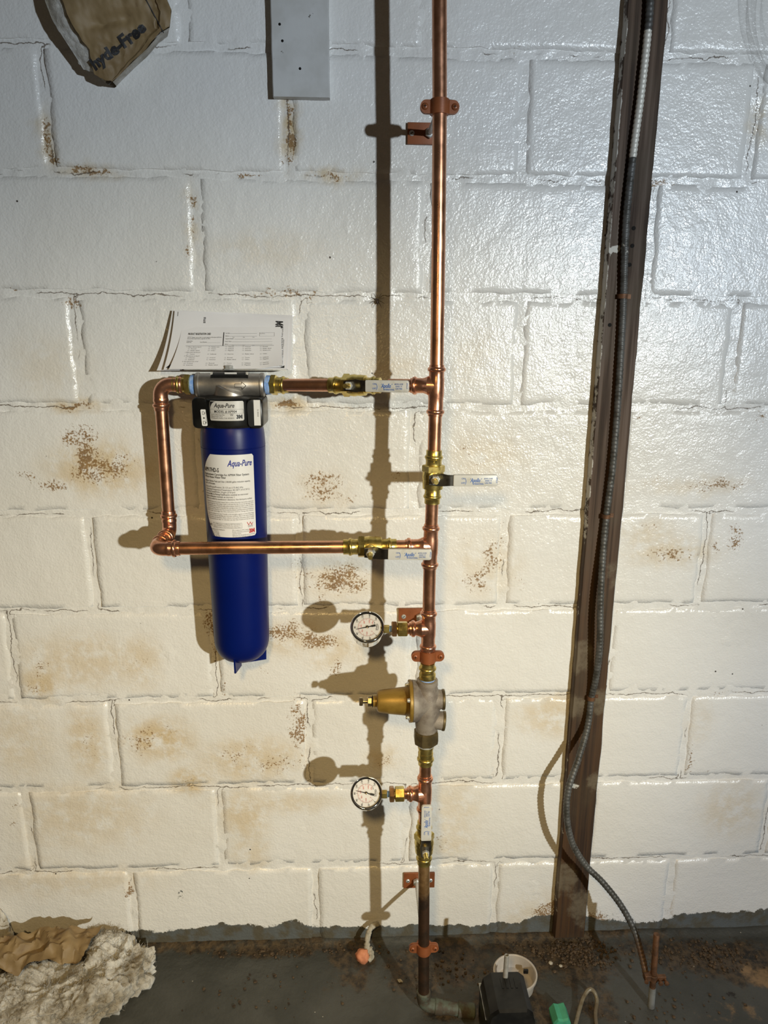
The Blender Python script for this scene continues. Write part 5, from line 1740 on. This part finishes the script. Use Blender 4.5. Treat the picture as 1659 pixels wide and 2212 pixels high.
# thin hose loop, mint scrap
hp = spline([V((.922, -.262, .004)), V((.945, -.225, .006)), V((.962, -.195, .007)), V((.975, -.176, .014)), V((.990, -.165, .022)), V((1.000, -.168, .020)), V((1.003, -.180, .010)), V((.992, -.205, .006)), V((.985, -.235, .005)), V((.982, -.265, .005))], 8)
ho = build('hose_offcut', M().tube(hp, .0042, 12), 'hose', None, loc=(.96, -.2, 0))
tag(ho, 'thin brown-stained clear hose bent in a loop on the floor', 'hose')
rs = []
mt = M()
for y, k in ((-.196, .9), (-.199, 1), (-.232, 1), (-.236, .9)):
    rs.append([V((.9140 + p[0] * k, y, .003 + p[1] * k)) for p in ((-.016, 0), (.016, 0), (.0185, .012), (.012, .026), (.001, .0225), (-.009, .025), (-.0175, .013))])
mt.rings(rs)
tag(build('foam_block', mt, 'mint', None, loc=(.914, -.215, 0), angle=20), 'small mint green foam block at the edge of the floor', 'scrap')

# stones and crumbs
def chip(p, r, seed):
    m = M()
    n_ = 6
    rs = []
    for z, k in ((-.35, .7), (.15, 1.0), (.55, .6)):
        rs.append([p + V((cos(2 * pi * j / n_) * r * k * (1 + .35 * nz(seed, j * 2.1)), sin(2 * pi * j / n_) * r * k * (1 + .35 * nz(seed + 4, j * 1.7)), z * r)) for j in range(n_)])
    m.rings(rs)
    return m
db = M()
spots = [(1.00, -.045, .085, .030, 330), (1.02, -.075, .06, .03, 150), (1.30, -.07, .10, .04, 260), (.90, -.05, .06, .03, 90), (.70, -.09, .10, .05, 90), (1.18, -.07, .1, .03, 80), (.36, -.03, .22, .012, 90), (.30, -.12, .3, .07, 50), (1.12, -.2, .2, .05, 60)]
for cx, cy, sx_, sy_, n_ in spots:
    for i in range(n_):
        x, y = random.gauss(cx, sx_ * .5), random.gauss(cy, sy_ * .5)
        if y > -.012 or y < -.30 or x < .10:
            continue
        r = random.choice((.0012, .0016, .002, .0028, .004)) * random.uniform(.7, 1.2)
        c = chip(V((x, y, fl_z(x, y) + r * .3)), r, random.random() * 50)
        db.add(c.v, c.f)
d_ = build('floor_debris', db, 'debris', None, smooth=False)
tag(d_, 'brown crumbs and dirt strewn along the foot of the wall', 'debris', kind='stuff')
for i, (x, y, r, lab) in enumerate((((0.9328, -0.0783, 0.0)[0], (0.9328, -0.0783, 0.0)[1], .0055, 'flat pale pebble on the dirt in front of the wooden strip'), ((0.9535, -0.0862, 0.0)[0], (0.9535, -0.0862, 0.0)[1], .0042, 'small pale chip next to the pebble before the wooden strip'))):
    tag(build('pebble', chip(V((x, y, .002)), r, i * 9.0), 'pale_chip', None, loc=(x, y, 0), angle=60), lab, 'pebble', 'pale pebbles')

# ---------------------------------------------------------------- spider on the wall, hose coil at the upper corner
spx, spz = (0.5438, -0.004, 1.413)[0], (0.5438, -0.004, 1.413)[2]
sp = thing('spider', 'small brown spider clinging to the wall in the pipe shadow', 'spider', (spx, -.004, spz))
m = M().grid(lambda u, v: V((spx + cos(2 * pi * u) * sin(pi * v) * .0026, -.0065 + sin(2 * pi * u) * sin(pi * v) * .0022, spz - .001 + cos(pi * v) * .0038)), 12, 8)
m.grid(lambda u, v: V((spx + cos(2 * pi * u) * sin(pi * v) * .0018, -.0062 + sin(2 * pi * u) * sin(pi * v) * .0016, spz + .0040 + cos(pi * v) * .0020)), 10, 6)
build('body', m, 'spider', sp)
for s in (-1, 1):
    for k in range(4):
        a = radians((62, 25, -20, -58)[k])
        d = V((s * cos(a), 0, sin(a)))
        b = V((spx + s * .0014, -.0062, spz + .004 - k * .0012))
        build('leg', M().tube([b, b + d * .006 + V((0, -.004, 0)), b + d * .0125 + V((0, .0035, -.001))], [.0005, .00042, .00025], 5), 'spider', sp)

hc = V((1.318, -.030, 1.905))
m = M()
pts = []
for i in range(0, 150):
    a = 2 * pi * i / 60
    r = .158 + .012 * sin(i * .13) - .016 * (i // 60)
    pts.append(hc + V((cos(a) * r, -.004 * (i // 60) + .006 * sin(a * 2), sin(a) * r)))
m.tube(pts, .0085, 12)
tag(build('hose_coil', m, 'vinyl', None, loc=hc, angle=80), 'coil of clear vinyl hose hung on the wall at the upper right corner', 'hose')
